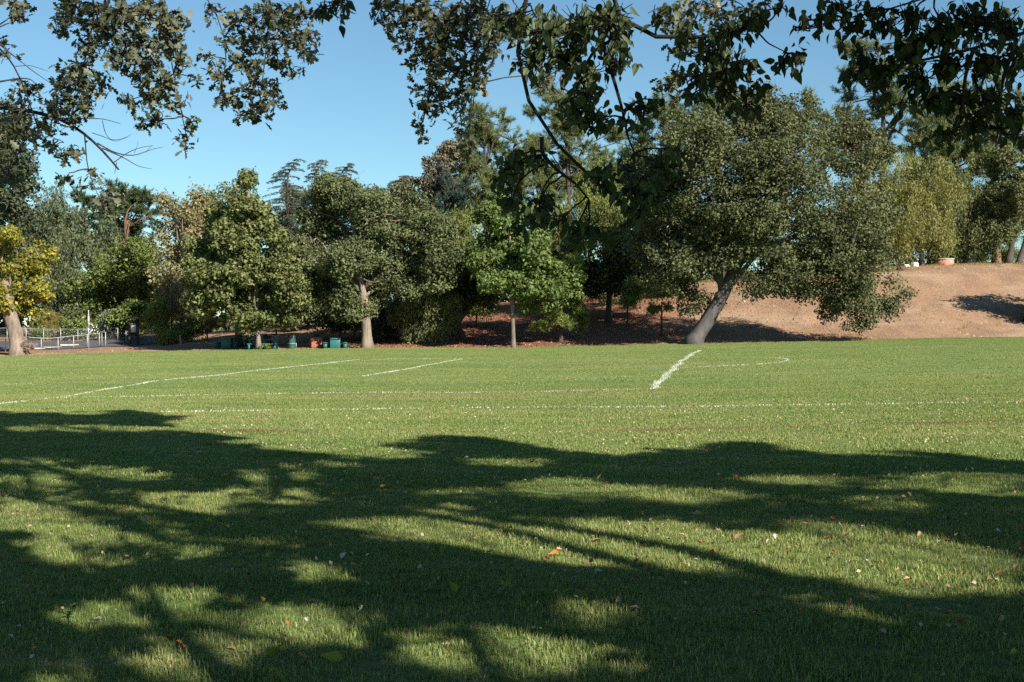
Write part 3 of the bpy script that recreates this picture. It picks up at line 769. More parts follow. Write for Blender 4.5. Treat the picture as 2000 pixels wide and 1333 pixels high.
tree('tall_pine', 'tallest pine, at right behind the crest, with open branches above the dark round oak', 1722, 141.0,
     [(1668, 108, 26, 26), (1700, 95, 30, 20), (1738, 150, 44, 26), (1660, 165, 26, 26), (1722, 195, 50, 24), (1645, 222, 30, 14), (1780, 205, 50, 36), (1830, 262, 50, 36), (1790, 290, 42, 28), (1760, 115, 34, 34), (1850, 200, 40, 36), (1700, 230, 30, 12), (1700, 140, 40, 26), (1715, 165, 30, 20), (1740, 240, 40, 20)],
     'pine', 90000, r0=.45, r1=.12, seed=41, limb_r=.16, trunk=[(1722, 520), (1722, 400), (1724, 280), (1726, 180), (1720, 110)], length=.45, clump=.6, width=.06, extra=1, **PN)
tree('round_oak', 'dark round oak crown between the leaning oak and the tallest pine', 1690, 124.0,
     [(1680, 272, 46, 28), (1645, 262, 26, 22), (1716, 288, 26, 26), (1690, 310, 46, 30), (1665, 250, 28, 16)],
     'lean', 20000, bark='bark_dark', r0=.3, r1=.22, size=.26, seed=42, limb_r=.12, clump_r=.6)
tree('pepper_tree', 'yellow-green pepper tree at the crest partly hidden by the leaning oak', 1757, 127.0,
     [(1690, 370, 62, 46), (1740, 420, 46, 46), (1755, 345, 52, 36), (1725, 470, 34, 30), (1680, 440, 50, 50)],
     'pepper_gold', 36000, 'pepper', 'bark_dark', r0=.26, r1=.18, seed=43, limb_r=.1, strand=1.7, grow=1.35, width=.09, trunk=[(1757, 522), (1752, 495), (1745, 450)])
tree('pepper_tree', 'golden drooping pepper tree above the white block on the hill crest', 1800, 133.0,
     [(1795, 340, 46, 36), (1818, 395, 44, 42), (1800, 440, 46, 36), (1828, 455, 26, 28), (1770, 390, 32, 42), (1775, 445, 26, 32), (1760, 335, 36, 30)],
     'pepper_gold', 46000, 'pepper', 'bark_dark', r0=.28, r1=.18, seed=44, limb_r=.1, strand=2.0, grow=1.35, width=.09)
tree('pepper_tree', 'dusty green pepper tree behind the salmon round wall on the crest', 1892, 139.0,
     [(1880, 360, 50, 40), (1900, 425, 50, 36), (1880, 460, 50, 26), (1860, 315, 40, 32), (1932, 400, 34, 40), (1910, 470, 30, 18)],
     'pepper_grey', 44000, 'pepper', 'bark_dark', r0=.32, r1=.2, seed=45, limb_r=.1, strand=2.0, grow=1.4, width=.09)
tree('gum_tree', 'loose-crowned tree with leaning dark trunks at the right edge of the crest', 1968, 138.0,
     [(1960, 330, 38, 36), (1992, 385, 42, 40), (1952, 420, 32, 32), (2005, 300, 42, 34), (2030, 360, 50, 60), (1965, 455, 24, 18)],
     'pepper_grey', 22000, bark='bark_dark', r0=.34, r1=.24, size=.26, seed=46, limb_r=.16, trunk=[(1968, 507), (1978, 470), (1988, 430), (1985, 380)], clump_r=.55)
tree('gum_tree', 'slanting trunk and thin crown cut off by the right edge of the crest', 1988, 139.5,
     [(2030, 400, 34, 40), (2040, 340, 44, 50), (2015, 440, 22, 26)],
     'pepper_grey', 14000, bark='bark_dark', r0=.3, r1=.22, size=.26, seed=47, limb_r=.14, trunk=[(1988, 507), (2000, 480), (2016, 440), (2030, 390)], clump_r=.55)
tree('crest_tree', 'grey trunked tree standing upright on the crest right of the dusty pepper tree', 1948, 141.5,
     [(1940, 380, 30, 40), (1955, 430, 26, 30), (1930, 455, 26, 22)],
     'pepper_grey', 14000, bark='bark_red', r0=.42, r1=.3, size=.26, seed=48, limb_r=.14, trunk=[(1948, 507), (1948, 480), (1946, 440)], clump_r=.55)
tree('tall_pine', 'bluish open pine behind the loose-crowned trees at the right edge', 1945, 147.0,
     [(1930, 245, 40, 30), (1980, 215, 34, 30), (1900, 205, 40, 30), (1945, 300, 50, 34), (2010, 260, 40, 30), (1860, 250, 40, 30)],
     'pine', 44000, r0=.4, r1=.2, seed=49, limb_r=.14, trunk=[(1945, 505), (1945, 400), (1948, 300), (1950, 210)], length=.45, clump=.6, width=.06, **PN)
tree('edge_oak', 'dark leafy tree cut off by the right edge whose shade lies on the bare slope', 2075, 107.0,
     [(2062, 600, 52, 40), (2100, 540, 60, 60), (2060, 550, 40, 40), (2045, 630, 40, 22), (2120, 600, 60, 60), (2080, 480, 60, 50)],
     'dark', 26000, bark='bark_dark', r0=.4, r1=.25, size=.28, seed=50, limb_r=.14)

tree('backdrop_pine', 'broad dark pine mass filling the skyline right of the tallest pine', 1850, 152.0,
     [(1850, 270, 50, 40), (1800, 240, 40, 40), (1890, 230, 50, 44), (1940, 280, 50, 40), (1830, 320, 60, 36), (1900, 320, 60, 36), (1860, 170, 36, 40), (1980, 320, 40, 40), (1960, 180, 40, 40)],
     'pine', 60000, r0=.4, r1=.12, seed=51, limb_r=.12, length=.5, clump=.7, width=.08, **PN)
tree('pepper_tree', 'olive pepper tree filling the gap behind the round wall on the crest', 1848, 150.0,
     [(1850, 400, 46, 40), (1840, 450, 46, 34), (1868, 480, 40, 18), (1830, 360, 46, 36), (1890, 395, 40, 40)],
     'pepper', 30000, 'pepper', 'bark_dark', r0=.3, r1=.2, seed=52, limb_r=.1, grow=1.4, strand=2.0, width=.09)
tree('backdrop_tree', 'olive-green tree filling the skyline between the sweetgum and the spreading oak', 560, 124.0,
     [(560, 430, 36, 36), (590, 410, 34, 30), (545, 480, 40, 40), (590, 480, 36, 40), (570, 540, 44, 40), (610, 440, 30, 30)],
     'oak', 22000, bark='bark_dark', r0=.3, r1=.2, seed=53, limb_r=.1)
tree('backdrop_tree', 'grey-green tree behind the fading tan tree on the left skyline', 408, 128.0,
     [(405, 430, 30, 30), (425, 400, 26, 26), (400, 480, 36, 40), (430, 460, 30, 40)],
     'willow', 16000, bark='bark_dark', r0=.3, r1=.2, seed=54, limb_r=.1)
tree('backdrop_tree', 'dense olive tree filling the belt below the stone pine', 170, 143.0,
     [(150, 520, 50, 40), (200, 500, 46, 40), (240, 480, 40, 36), (110, 500, 46, 46), (290, 520, 36, 40), (60, 470, 46, 50), (250, 540, 50, 40), (170, 450, 40, 36)],
     'pepper_grey', 26000, bark='bark_dark', r0=.35, r1=.22, size=.34, seed=56, limb_r=.12, grow=1.35)
tree('backdrop_tree', 'grey-green tree rising between the golden pepper tree and the crest trunks at right', 1915, 152.0,
     [(1930, 440, 40, 36), (1960, 400, 40, 40), (1990, 440, 40, 36), (1900, 460, 40, 24), (2010, 390, 40, 40), (1930, 350, 40, 36)],
     'pepper_grey', 20000, 'pepper', 'bark_dark', r0=.35, r1=.22, seed=57, limb_r=.12, grow=1.3, strand=1.8, width=.1)
tree('backdrop_pine', 'dark feathery pine filling the skyline behind the leaning oak top', 1280, 140.0,
     [(1270, 260, 40, 40), (1300, 220, 34, 34), (1330, 260, 40, 40), (1260, 330, 40, 40), (1480, 200, 40, 30), (1560, 220, 40, 30), (1600, 260, 40, 36), (1620, 320, 40, 40)],
     'pine', 40000, r0=.3, r1=.1, seed=58, limb_r=.1, length=.5, clump=.7, width=.08, **PN)
tree('backdrop_pine', 'olive pine mass between the two tall centre pines', 1030, 138.0,
     [(1035, 330, 40, 40), (1000, 380, 40, 40), (1060, 400, 46, 36), (1150, 380, 50, 40), (1210, 340, 36, 40), (1220, 420, 46, 50), (1250, 300, 30, 40)],
     'pine_light', 40000, r0=.4, r1=.12, seed=55, limb_r=.12, length=.5, clump=.7, width=.07, **PN)

# shrubs
def shrub(name, label, px, d, lobes, leaf, n, style='broad', seed=1, size=.2, bark='bark_dark', **kw):
    return tree(name, label, px, d, lobes, leaf, n, style, bark, .09, .05, size, seed=seed, cat='shrub', limb_r=.035, crown_name='foliage', **kw)
shrub('pepper_shrub', 'drooping pepper shrub right of the pale oak trunk at the foot of the slope', 825, 104.2,
      [(835, 585, 46, 26), (825, 615, 50, 30), (862, 600, 26, 30), (820, 640, 30, 12), (790, 600, 26, 24)], 'pepper_grey', 24000, 'pepper', 61, strand=1.2, length=.28)
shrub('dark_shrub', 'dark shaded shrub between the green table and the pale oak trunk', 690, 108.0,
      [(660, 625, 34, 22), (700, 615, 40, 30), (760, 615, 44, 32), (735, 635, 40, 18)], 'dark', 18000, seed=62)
shrub('dark_shrub', 'low grey-green shrub at the head of the sandy path', 610, 117.0,
      [(600, 622, 34, 14), (630, 612, 34, 20), (580, 612, 26, 14)], 'willow', 9000, seed=63)
shrub('green_bush', 'bright green bush left of the leaning oak trunk on the slope', 1292, 106.0,
      [(1292, 590, 28, 22), (1310, 575, 22, 22), (1275, 605, 14, 10)], 'pine_light', 16000, 'pine', 64, length=.22, clump=.3)
shrub('green_bush', 'light green sapling in the shade between low pine and leaning oak', 1225, 110.0,
      [(1225, 575, 20, 20), (1232, 555, 16, 16)], 'pepper', 5000, 'pepper', 65, strand=.8)
shrub('brush_thicket', 'yellowing brush thicket left of the thick dark trunk', 405, 112.0,
      [(405, 620, 40, 26), (375, 635, 34, 20), (430, 632, 26, 20), (395, 595, 26, 18)], 'brush', 14000, 'pine', 66, length=.45, clump=.3, width=.035, up=1.2)
shrub('green_bush', 'light green bush right of the information kiosk', 322, 112.0,
      [(315, 625, 28, 26), (335, 640, 34, 18), (355, 648, 30, 12), (310, 600, 18, 22)], 'pepper', 14000, 'pepper', 67, strand=.8, length=.25)
shrub('green_bush', 'sunlit yellow-green bush right behind the notice kiosk', 258, 118.5,
      [(245, 622, 26, 18), (275, 628, 22, 16), (262, 605, 26, 14)], 'bright', 9000, seed=78, size=.22)
shrub('undergrowth_bush', 'low olive undergrowth on the slope behind the pale oak trunk', 745, 112.0,
      [(700, 618, 40, 16), (760, 612, 44, 18), (730, 598, 40, 14)], 'pepper_grey', 9000, 'pepper', 79, strand=.7, length=.24)
shrub('undergrowth_bush', 'low green undergrowth left of the young maple trunk', 930, 112.5,
      [(915, 598, 34, 16), (950, 590, 34, 16)], 'pepper', 7000, 'pepper', 80, strand=.7, length=.24)
shrub('undergrowth_bush', 'low olive undergrowth beyond the dark shaded tree left of the leaning oak', 1215, 121.0,
      [(1180, 575, 34, 14), (1225, 568, 40, 16), (1270, 560, 34, 16), (1310, 552, 34, 16)], 'pepper_grey', 9000, 'pepper', 81, strand=.7, length=.24)
shrub('undergrowth_bush', 'low yellow-green bushes on the crest between the round wall and the right edge trunks', 1905, 144.0,
      [(1880, 492, 26, 14), (1915, 490, 30, 16), (1955, 490, 26, 14), (1990, 492, 22, 12)], 'pepper', 9000, 'pepper', 82, strand=.7, length=.28)
shrub('olive_shrub', 'small silvery olive shrub left of the information kiosk', 216, 118.5,
      [(215, 628, 16, 16), (222, 640, 20, 12)], 'olive', 6000, seed=68, size=.17)
shrub('yellow_shrub', 'yellow-green feathery shrub behind the parking lot', 92, 124.0,
      [(95, 630, 28, 16), (70, 638, 20, 10), (110, 622, 18, 14)], 'brush', 9000, 'pine', 69, length=.35, clump=.3, width=.035, up=1.0)
shrub('green_bush', 'rounded dark green bush between the yellow shrub and the flowering shrub', 138, 125.0,
      [(138, 620, 20, 20), (128, 634, 22, 12)], 'oak', 7000, seed=70, size=.2)
fl = shrub('flowering_shrub', 'green shrub dotted with white flowers behind the parking lot', 158, 122.5,
      [(145, 645, 26, 12), (172, 645, 24, 12), (160, 638, 26, 10)], 'bright', 9000, seed=71, size=.2)
def flowers():
    rng = np.random.default_rng(9); mb = MB(); n = 90
    base = np.array(fl.location)
    P = np.array([at(rng.uniform(122, 196), rng.uniform(632, 654), 121.4) for _ in range(n)]) - base
    add_leaves(mb, P, unit(rng.normal(size=(n, 3)) * .4 + np.array([.4, -.8, .5])), rand_dirs(n, rng), .15, .14)
    mb.build("flowers", L['flower'], fl, kind='stuff')
flowers()
shrub('green_bush', 'tiny green bush at the foot of the yellow shrub', 80, 122.0, [(80, 652, 14, 7)], 'bright', 2500, seed=72, size=.16)
shrub('grey_shrub', 'dry grey-brown shrub behind the lot right of the yellow tree trunk', 60, 123.5, [(58, 650, 20, 8), (105, 652, 18, 8)], 'dead', 4000, 'pine', 73, length=.3, clump=.25, up=.8)
shrub('dead_sprouts', 'brown dried sprouts at the foot of the yellow tree trunk', 52, 102.6, [(50, 673, 12, 7), (60, 679, 9, 4)], 'dead', 3500, 'pine', 74, length=.2, clump=.15, up=.5)
shrub('sprout_clump', 'small bright green sprouts at the foot of the sweetgum trunk', 516, 100.5, [(519, 678, 7, 4), (512, 679, 5, 3)], 'bright', 900, seed=75, size=.12, clump_r=.18)
shrub('dry_grass_clump', 'dry golden grass clump beside the sandy path', 540, 114, [(545, 632, 18, 6), (525, 636, 12, 5)], 'brush', 3500, 'pine', 76, length=.3, clump=.2, up=1.3)
shrub('dead_branches', 'bare grey dead branches sticking out beside the kiosk tree', 335, 112.8, [(330, 580, 22, 22), (345, 565, 16, 16)], 'dead', 2200, 'pine', 77, length=.6, clump=.4, width=.02, extra=3)

# wood far beyond, one mass
def far_wood():
    rng = np.random.default_rng(77); LB = []
    for px in range(-250, 1800, 34):
        d = rng.uniform(140, 158); x = (px - 1000) / F * d; z0 = float(terrain(x, d))
        h = 6.0 if px < 500 else 9.0 if px < 1500 else 7.0
        for q in range(3): LB.append((np.array([x + rng.uniform(-1, 1), d, z0 + .6 + h * q / 3 + rng.uniform(-.4, .6)]), np.array([2.4, 1.6, 1.8]) * rng.uniform(.7, 1.2)))
    mb = crown_broad(LB, 46000, .55, rng, 1.0)
    tag(mb.build("distant_wood", L['oak'], None, kind='stuff'), 'mass of distant trees filling the gaps behind the park trees', 'wood')
far_wood()

# ------------------------------------------------------------------ park furniture
def gp(px, d, dz=0.0):
    x = (px - 1000) / F * d
    z = float(terrain(x, d)) if d > lawn_edge(x) else float(field_z(x, d))
    return np.array([x, d, z + dz])

def picnic_table(label, px, d, rz, top_mat='green_paint', length=2.2):
    root = tag(empty('picnic_table', gp(px, d, -.02), rz), label, 'picnic table', 'concrete picnic tables under the trees')
    h = length / 2
    MB().box((-.40, -h, .74), (.40, h, .84)).build('tabletop', M[top_mat], root, bevel=.012)
    for s in (-1, 1):
        MB().box((-.39, s * (h - .16) - .09, 0), (.39, s * (h - .16) + .09, .739)).build('pedestal', M[top_mat], root, bevel=.01)
    for s in (-1, 1):
        b = MB().box((s * .78 - .16, -h, .42), (s * .78 + .16, h, .50)).build('bench', M[top_mat], root, bevel=.01)
        for q in (-1, 1):
            MB().box((s * .78 - .15, q * (h - .14) - .08, 0), (s * .78 + .15, q * (h - .14) + .08, .419)).build('bench_leg', M[top_mat], b)
    return root
picnic_table('green picnic table seen end-on, nearest the pale oak trunk', 655, 101.9, .12)
picnic_table('green picnic table set broadside behind the thin sweetgum trunk', 514, 102.0, math.pi / 2 + .06, length=2.3)
picnic_table('green picnic table behind the thick dark trunk, leftmost of the tables', 444, 104.6, .1)
picnic_table('dark brown picnic table half hidden behind the broadside green one', 505, 106.2, math.pi / 2, 'brown', 2.0)
def bag():
    p = gp(519, 102.0, .82); mb = MB()
    mb.lathe((0, 0, 0), [(.02, 0), (.20, .01), (.24, .10), (.20, .22), (.10, .29), (.06, .33), (.02, .34)], 14)
    o = mb.build('bag', M['black_metal'], None, True); o.location = p
    h = MB(); a = np.linspace(0, math.pi, 9)
    h.tube(np.stack([np.cos(a) * .09, a * 0, .31 + np.sin(a) * .1], 1), .015, 6).build('handle', M['black_metal'], o, True)
    tag(o, 'black bag standing on the broadside green picnic table', 'bag')
bag()

def trash_can():
    root = tag(empty('trash_can', gp(570, 102.5, -.02)), 'dark green cylindrical trash can with domed black lid', 'trash can')
    MB().lathe((0, 0, 0), [(.02, 0), (.29, .0), (.30, .03), (.30, .80), (.31, .82), (.28, .84), (.02, .84)], 24).build('can', M['dark_green'], root, True)
    lid = MB().lathe((0, 0, 0), [(.02, .83), (.33, .84), (.33, .88), (.30, .98), (.24, 1.08), (.15, 1.15), (.02, 1.18)], 24).build('lid', M['black_metal'], root, True)
    MB().box((-.11, -.315, .93), (.11, -.20, 1.04)).build('opening', M['rubber'], lid)
    MB().lathe((0, 0, 0), [(.306, .40), (.312, .40), (.312, .44), (.306, .44)], 24).build('hoop', M['steel'], root)
    MB().box((.33, -.03, 0), (.37, .03, .45)).build('bracket', M['steel'], root)
trash_can()

def ash_bin():
    root = tag(empty('ash_bin', gp(617, 102.9, -.02), .35), 'square red-brown aggregate bin with black top under the trees', 'bin')
    MB().box((-.45, -.45, 0), (.45, .45, .85), .96).build('body', M['brick'], root, bevel=.02)
    MB().box((-.32, -.32, .851), (.32, .32, 1.10), .92).build('hood', M['black_metal'], root, bevel=.02)
    MB().box((-.2, -.335, .9), (.2, -.30, 1.03)).build('flap', M['rubber'], root)
ash_bin()

def kiosk():
    root = tag(empty('notice_kiosk', gp(261, 112.6, -.05)), 'black wooden notice kiosk with small roof and pale notice sheet', 'notice board')
    for s in (-1, 1):
        MB().box((s * .36 - .09, -.09, 0), (s * .36 + .09, .09, 2.15)).build('post', M['black'], root, bevel=.01)
    MB().box((-.269, -.05, .98), (.269, .05, 2.05)).build('panel', M['black'], root)
    MB().box((-.24, -.062, 1.18), (.24, -.053, 1.78)).build('notice_sheet', M['paper'], root)
    for s in (-1, 1):
        MB().box((s * .12 - .07, -.064, 1.88), (s * .12 + .07, -.054, 1.93)).build('sign_plate', M['paper'], root)
    MB().box((-.46, -.12, .86), (.46, .12, .975)).build('rail', M['black'], root)
    # curved shingle roof
    xs = np.linspace(-.95, .95, 15); prof = .30 * (1 - np.abs(xs / .95) ** 1.7)
    V = []
    for yy in (-.55, .55):
        for dz in (0, .09):
            V.append(np.stack([xs, xs * 0 + yy, 2.15 + prof + dz], 1))
    V = np.concatenate(V); n = 15; q = []
    for i in range(n - 1):
        a, b, c, d = i, n + i, 2 * n + i, 3 * n + i
        q += [(a, a + 1, b + 1, b), (c, d, d + 1, c + 1), (b, b + 1, d + 1, d), (a, c, c + 1, a + 1)]
    q += [(0, n, 3 * n, 2 * n), (n - 1, 3 * n - 1, 4 * n - 1, 2 * n - 1)]
    MB().add(V, q).build('roof', M['black'], root)
kiosk()

def net_pole():
    root = tag(empty('net_pole', gp(173, 101.4, -.02)), 'tall thin galvanised net pole at the lawn edge', 'pole')
    MB().tube([(0, 0, -.2), (0, 0, 3.45)], .045, 10).build('pole', M['steel'], root, True)
    MB().tube([(0.0, 0, 2.05), (0, 0, 3.0)], .075, 10).build('sleeve', M['steel'], root, True)
    MB().tube([(0, -.1, 2.5), (0, .1, 2.5)], .03, 8).build('winch', M['black_metal'], root, True)
net_pole()
def stake():
    o = MB().box((-.05, -.05, -.2), (.05, .05, .72), .85).build('stake', M['concrete'], None, bevel=.008); o.location = gp(352, 110.2)
    tag(o, 'short pale wooden stake right of the notice kiosk', 'stake')
stake()

def chain_fence(label, pts, h, post_n, mesh_on=True):
    """pts: px, d knots; posts, top rail and a wire mesh"""
    pts = [gp(px, d) for px, d in pts]
    P = np.array(pts); seg = np.concatenate([[0], np.cumsum(np.linalg.norm(np.diff(P[:, :2], axis=0), axis=1))])
    def pos(s):
        x = np.interp(s, seg, P[:, 0]); y = np.interp(s, seg, P[:, 1]); return np.stack([x, y, terrain(x, y)], -1)
    base = pos(np.array([0.0]))[0]
    root = tag(empty('chain_link_fence', base), label, 'fence')
    ss = np.linspace(0, seg[-1], post_n)
    for s in ss:
        p = pos(np.array([s]))[0] - base
        MB().tube([p + (0, 0, -.2), p + (0, 0, h + .04)], .033, 8).build('post', M['steel'], root, True)
    fine = np.linspace(0, seg[-1], post_n * 3)
    MB().tube(pos(fine) - base + np.array([0, 0, h]), .025, 6).build('top_rail', M['steel'], root, True)
    mb = MB(); step = .17; n = int(seg[-1] / step)
    for sgn in (1, -1):
        s0 = np.arange(n) * step
        s1 = np.clip(s0 + sgn * h, 0, seg[-1])
        a = pos(s0) - base + np.array([0, 0, .04]); b = pos(s1) - base + np.array([0, 0, 1.0]) * (.04 + np.abs(s1 - s0) * .96)[:, None]
        w = np.array([.002, 0, 0])
        V = np.stack([a - w, a + w, b + w, b - w], 1).reshape(-1, 3); i = np.arange(n) * 4
        mb.add(V, np.stack([i, i + 1, i + 2, i + 3], 1))
    mb.build('wire_mesh', M['steel'], root, kind='stuff')
chain_fence('low chain-link fence along the near edge of the parking lot beside the yellow tree', [(-60, 106.6), (13, 107.2), (80, 107.8), (110, 108.6), (140, 109.6), (168, 110.8), (194, 112.2)], 1.05, 9)
chain_fence('chain-link fence across the back of the parking lot', [(-60, 121.2), (60, 121.0), (175, 119.5), (230, 117.0)], 1.15, 10)
chain_fence('short stretch of chain-link fence right of the notice kiosk', [(246, 115.0), (275, 114.2), (298, 115.2)], 1.05, 3)
chain_fence('short gate-like fence piece between the net pole and the kiosk', [(199, 112.4), (206, 112.0)], 1.2, 2)

def wheel_stop(label, px, d, rz):
    mb = MB(); o = None
    prof = [(-.1, 0), (-.08, .13), (.08, .13), (.1, 0)]
    V = [(x, y, z) for x in (-.9, .9) for y, z in prof]
    mb.add(V, [(0, 1, 5, 4), (1, 2, 6, 5), (2, 3, 7, 6), (3, 2, 1, 0), (4, 5, 6, 7), (0, 4, 7, 3)])
    o = mb.build('wheel_stop', M['concrete'], None, bevel=.02); o.location = gp(px, d, .055); o.rotation_euler = (0, 0, rz)
    tag(o, label, 'wheel stop', 'wheel stops in the parking lot')
wheel_stop('pale concrete wheel stop near the middle of the low fence', 102, 109.9, .9)
wheel_stop('pale concrete wheel stop nearest the net pole', 135, 111.6, .9)
wheel_stop('pale concrete wheel stop beside the yellow tree trunk', 68, 109.2, .9)

def van():
    root = tag(empty('parked_van', gp(122, 138.0), 1.2), 'white vehicle barely visible through the foliage behind the lot', 'van')
    prof = [(-2.3, .35), (-2.35, .9), (-2.25, 1.95), (.8, 2.0), (1.45, 1.25), (2.3, 1.1), (2.4, .8), (2.35, .35)]
    n = len(prof); V = [(x, s * .92, z) for s in (-1, 1) for x, z in prof]
    q = [(i, (i + 1) % n, n + (i + 1) % n, n + i) for i in range(n)]
    me = MB().add(V, q); bm = me.build('body', M['white'], root)
    b2 = bmesh.new(); b2.from_mesh(bm.data); b2.verts.ensure_lookup_table()
    b2.faces.new([b2.verts[i] for i in range(n)][::-1]); b2.faces.new([b2.verts[n + i] for i in range(n)])
    bmesh.ops.recalc_face_normals(b2, faces=b2.faces); b2.to_mesh(bm.data); b2.free()
    for s in (-1, 1):
        MB().add([(-1.9, s * .93, 1.3), (.5, s * .93, 1.3), (.5, s * .93, 1.8), (-1.9, s * .93, 1.8)], [(0, 1, 2, 3)]).build('side_window', M['glass_dark'], root)
        for x in (-1.5, 1.5):
            MB().tube([(x, s * .7, .34), (x, s * .94, .34)], .34, 18).build('wheel', M['rubber'], root)
    MB().add([(.88, -.8, 1.93), (.88, .8, 1.93), (1.44, .8, 1.29), (1.44, -.8, 1.29)], [(0, 1, 2, 3)]).build('windscreen', M['glass_dark'], root)
van()

def crest_things():
    p = gp(1844, 133.2, -.05)
    root = tag(empty('round_wall', p), 'low salmon round wall with pale cap on the hill crest', 'planter')
    MB().lathe((0, 0, 0), [(.95, 0), (.95, .62), (.75, .62), (.75, 0)], 28).build('wall', M['pinkwall'], root)
    MB().lathe((0, 0, 0), [(1.0, .621), (1.0, .72), (.70, .72), (.70, .621), (1.0, .621)], 28).build('cap', M['concrete'], root)
    for k, (px, w, lab) in enumerate(((1786, .62, 'larger white stone block on the hill crest under the golden pepper tree'), (1771, .40, 'smaller white stone block left of its larger twin on the crest'))):
        o = MB().box((-w / 2, -.3, -.1), (w / 2, .3, .42 if k == 0 else .28), .85).build('stone_block', M['white'], None, bevel=.05)
        o.location = gp(px, 130.6); o.rotation_euler = (0, 0, .3 + k)
        tag(o, lab, 'block')
crest_things()

# ------------------------------------------------------------------ painted lines of grass on the field
def ground_at(px, py):
    """where the ray through that pixel meets the field"""
    p = None; d = 20.0
    for _ in range(60):
        p = at(px, py, d); z = float(field_z(p[0], d))
        # camera height above the field over slope of the ray
        sl = (CAM_H - p[2]) / d
        nd = (CAM_H - z) / sl if sl > 1e-4 else 100.0
        d = d + (min(nd, 100.2) - d) * .7
    return np.array([p[0], d])

def field_line(label, knots, width, dens=900, keep=1.0, seed=1, h=(.02, .036)):
    rng = np.random.default_rng(seed)
    K = np.array([ground_at(*k) for k in knots])
    s = np.concatenate([[0], np.cumsum(np.linalg.norm(np.diff(K, axis=0), axis=1))])
    n = int(s[-1] * width * dens)
    u = rng.uniform(0, s[-1], n)
    # worn stretches
    wear = np.array([mnoise.noise((q * .55, seed * 7.3, 0)) for q in u])
    ok = rng.random(n) < np.clip(keep + wear * .55, 0.12, 1)
    u = u[ok]; n = len(u)
    x = np.interp(u, s, K[:, 0]); y = np.interp(u, s, K[:, 1])
    du = .3
    tx = np.interp(u + du, s, K[:, 0]) - np.interp(u - du, s, K[:, 0]); ty = np.interp(u + du, s, K[:, 1]) - np.interp(u - du, s, K[:, 1])
    ln = np.hypot(tx, ty) + 1e-6
    off = np.clip(rng.normal(0, .36, n), -1, 1) * width * .6 + .04 * np.sin(u * .9 + seed)
    x = x - ty / ln * off; y = y + tx / ln * off
    z = field_z(x, y)
    hh = rng.uniform(*h, n); w = rng.uniform(.010, .02, n); a = rng.uniform(0, 6.28, n)
    A = np.stack([np.cos(a), np.sin(a), 0 * a], 1) * w[:, None]
    B = np.stack([x, y, z - .002], 1)
    tip = B + np.stack([rng.normal(0, .015, n), rng.normal(0, .015, n), hh], 1)
    V = np.stack([B - A, B + A, tip], 1).reshape(-1, 3); i = np.arange(n) * 3
    mb = MB(); mb.add(V, None, np.stack([i, i + 1, i + 2], 1))
    o = mb.build('field_line', M['line'], None)
    tag(o, label, 'field line', None, 'structure')
    return K, s, width
LINES = []
LINES.append(field_line('long white touch line slanting across the left of the field', [(-60, 796), (0, 790), (130, 775), (300, 745), (430, 733), (630, 711), (700, 703)], .15, 900, .62, 1))
LINES.append(field_line('faded white box line crossing the field left of the thick line', [(110, 778), (400, 773), (700, 768), (900, 768), (1275, 761)], .12, 1000, .5, 2, (.028, .04)))
LINES.append(field_line('faint nearest white line across the whole field', [(280, 806), (600, 802), (1000, 797), (1400, 795), (2050, 785)], .12, 1000, .42, 3, (.028, .04)))
LINES.append(field_line('short white slanted line in the middle of the field', [(708, 735), (770, 726), (850, 711), (900, 702)], .15, 900, .6, 4))
LINES.append(field_line('thick white centre line running towards the leaning oak', [(1275, 761), (1290, 745), (1310, 726), (1332, 706), (1350, 693), (1368, 685)], .25, 700, .6, 5, (.022, .04)))
LINES.append(field_line('white arc right of the thick centre line', [(1328, 719), (1400, 716), (1480, 712), (1525, 708), (1542, 704), (1535, 701), (1500, 699)], .15, 700, .5, 6))
LINES.append(field_line('faint far white line near the young maple', [(640, 708), (760, 702), (900, 701)], .2, 500, .4, 7))

# ------------------------------------------------------------------ grass blades
SRC = bpy.data.collections.new("grass_sources")
def tuft(name, nb, radius, h, w, seg, rng, lean=.5):
    mb = MB()
    V = []; Q = []; T = []; c = 0
    for _ in range(nb):
        r = radius * math.sqrt(rng.random()); a = rng.uniform(0, 6.28)
        b = np.array([r * math.cos(a), r * math.sin(a), -.005])
        hh = h * rng.uniform(.55, 1.25) * (1.5 if rng.random() < .04 else 1); ww = w * rng.uniform(.7, 1.3)
        f = rng.uniform(0, 6.28); side = np.array([math.cos(f), math.sin(f), 0]); d = np.array([-side[1], side[0], 0]) * rng.choice([-1, 1])
        L0 = lean * rng.uniform(.1, 1.2)
        if seg == 1:
            V += [b - side * ww, b + side * ww, b + d * hh * L0 * .7 + np.array([0, 0, hh])]; T.append((c, c + 1, c + 2)); c += 3
        else:
            m = b + d * hh * L0 * .25 + np.array([0, 0, hh * .58]); t = b + d * hh * L0 * .95 + np.array([0, 0, hh * (1 - .25 * L0)])
            V += [b - side * ww, b + side * ww, m + side * ww * .8, m - side * ww * .8, t]
            Q.append((c, c + 1, c + 2, c + 3)); T.append((c + 3, c + 2, c + 4)); c += 5
    mb.add(V, Q, T)
    me = bpy.data.meshes.new(name); set_mesh(me, np.concatenate(mb.V), [np.concatenate(x) for x in (mb.Q, mb.T) if x])
    me.materials.append(M['blade'])
    o = bpy.data.objects.new(name, me); SRC.objects.link(o)
    return o
rg = np.random.default_rng(123)
for k in range(5): tuft(f"a{k}_tuft", 28, .065, .034, .0020, 2, rg)
for k in range(5): tuft(f"b{k}_tuft", 30, .11, .031, .0036, 2, rg)
for k in range(4): tuft(f"c{k}_patch", 300, .62, .026, .009, 1, rg)

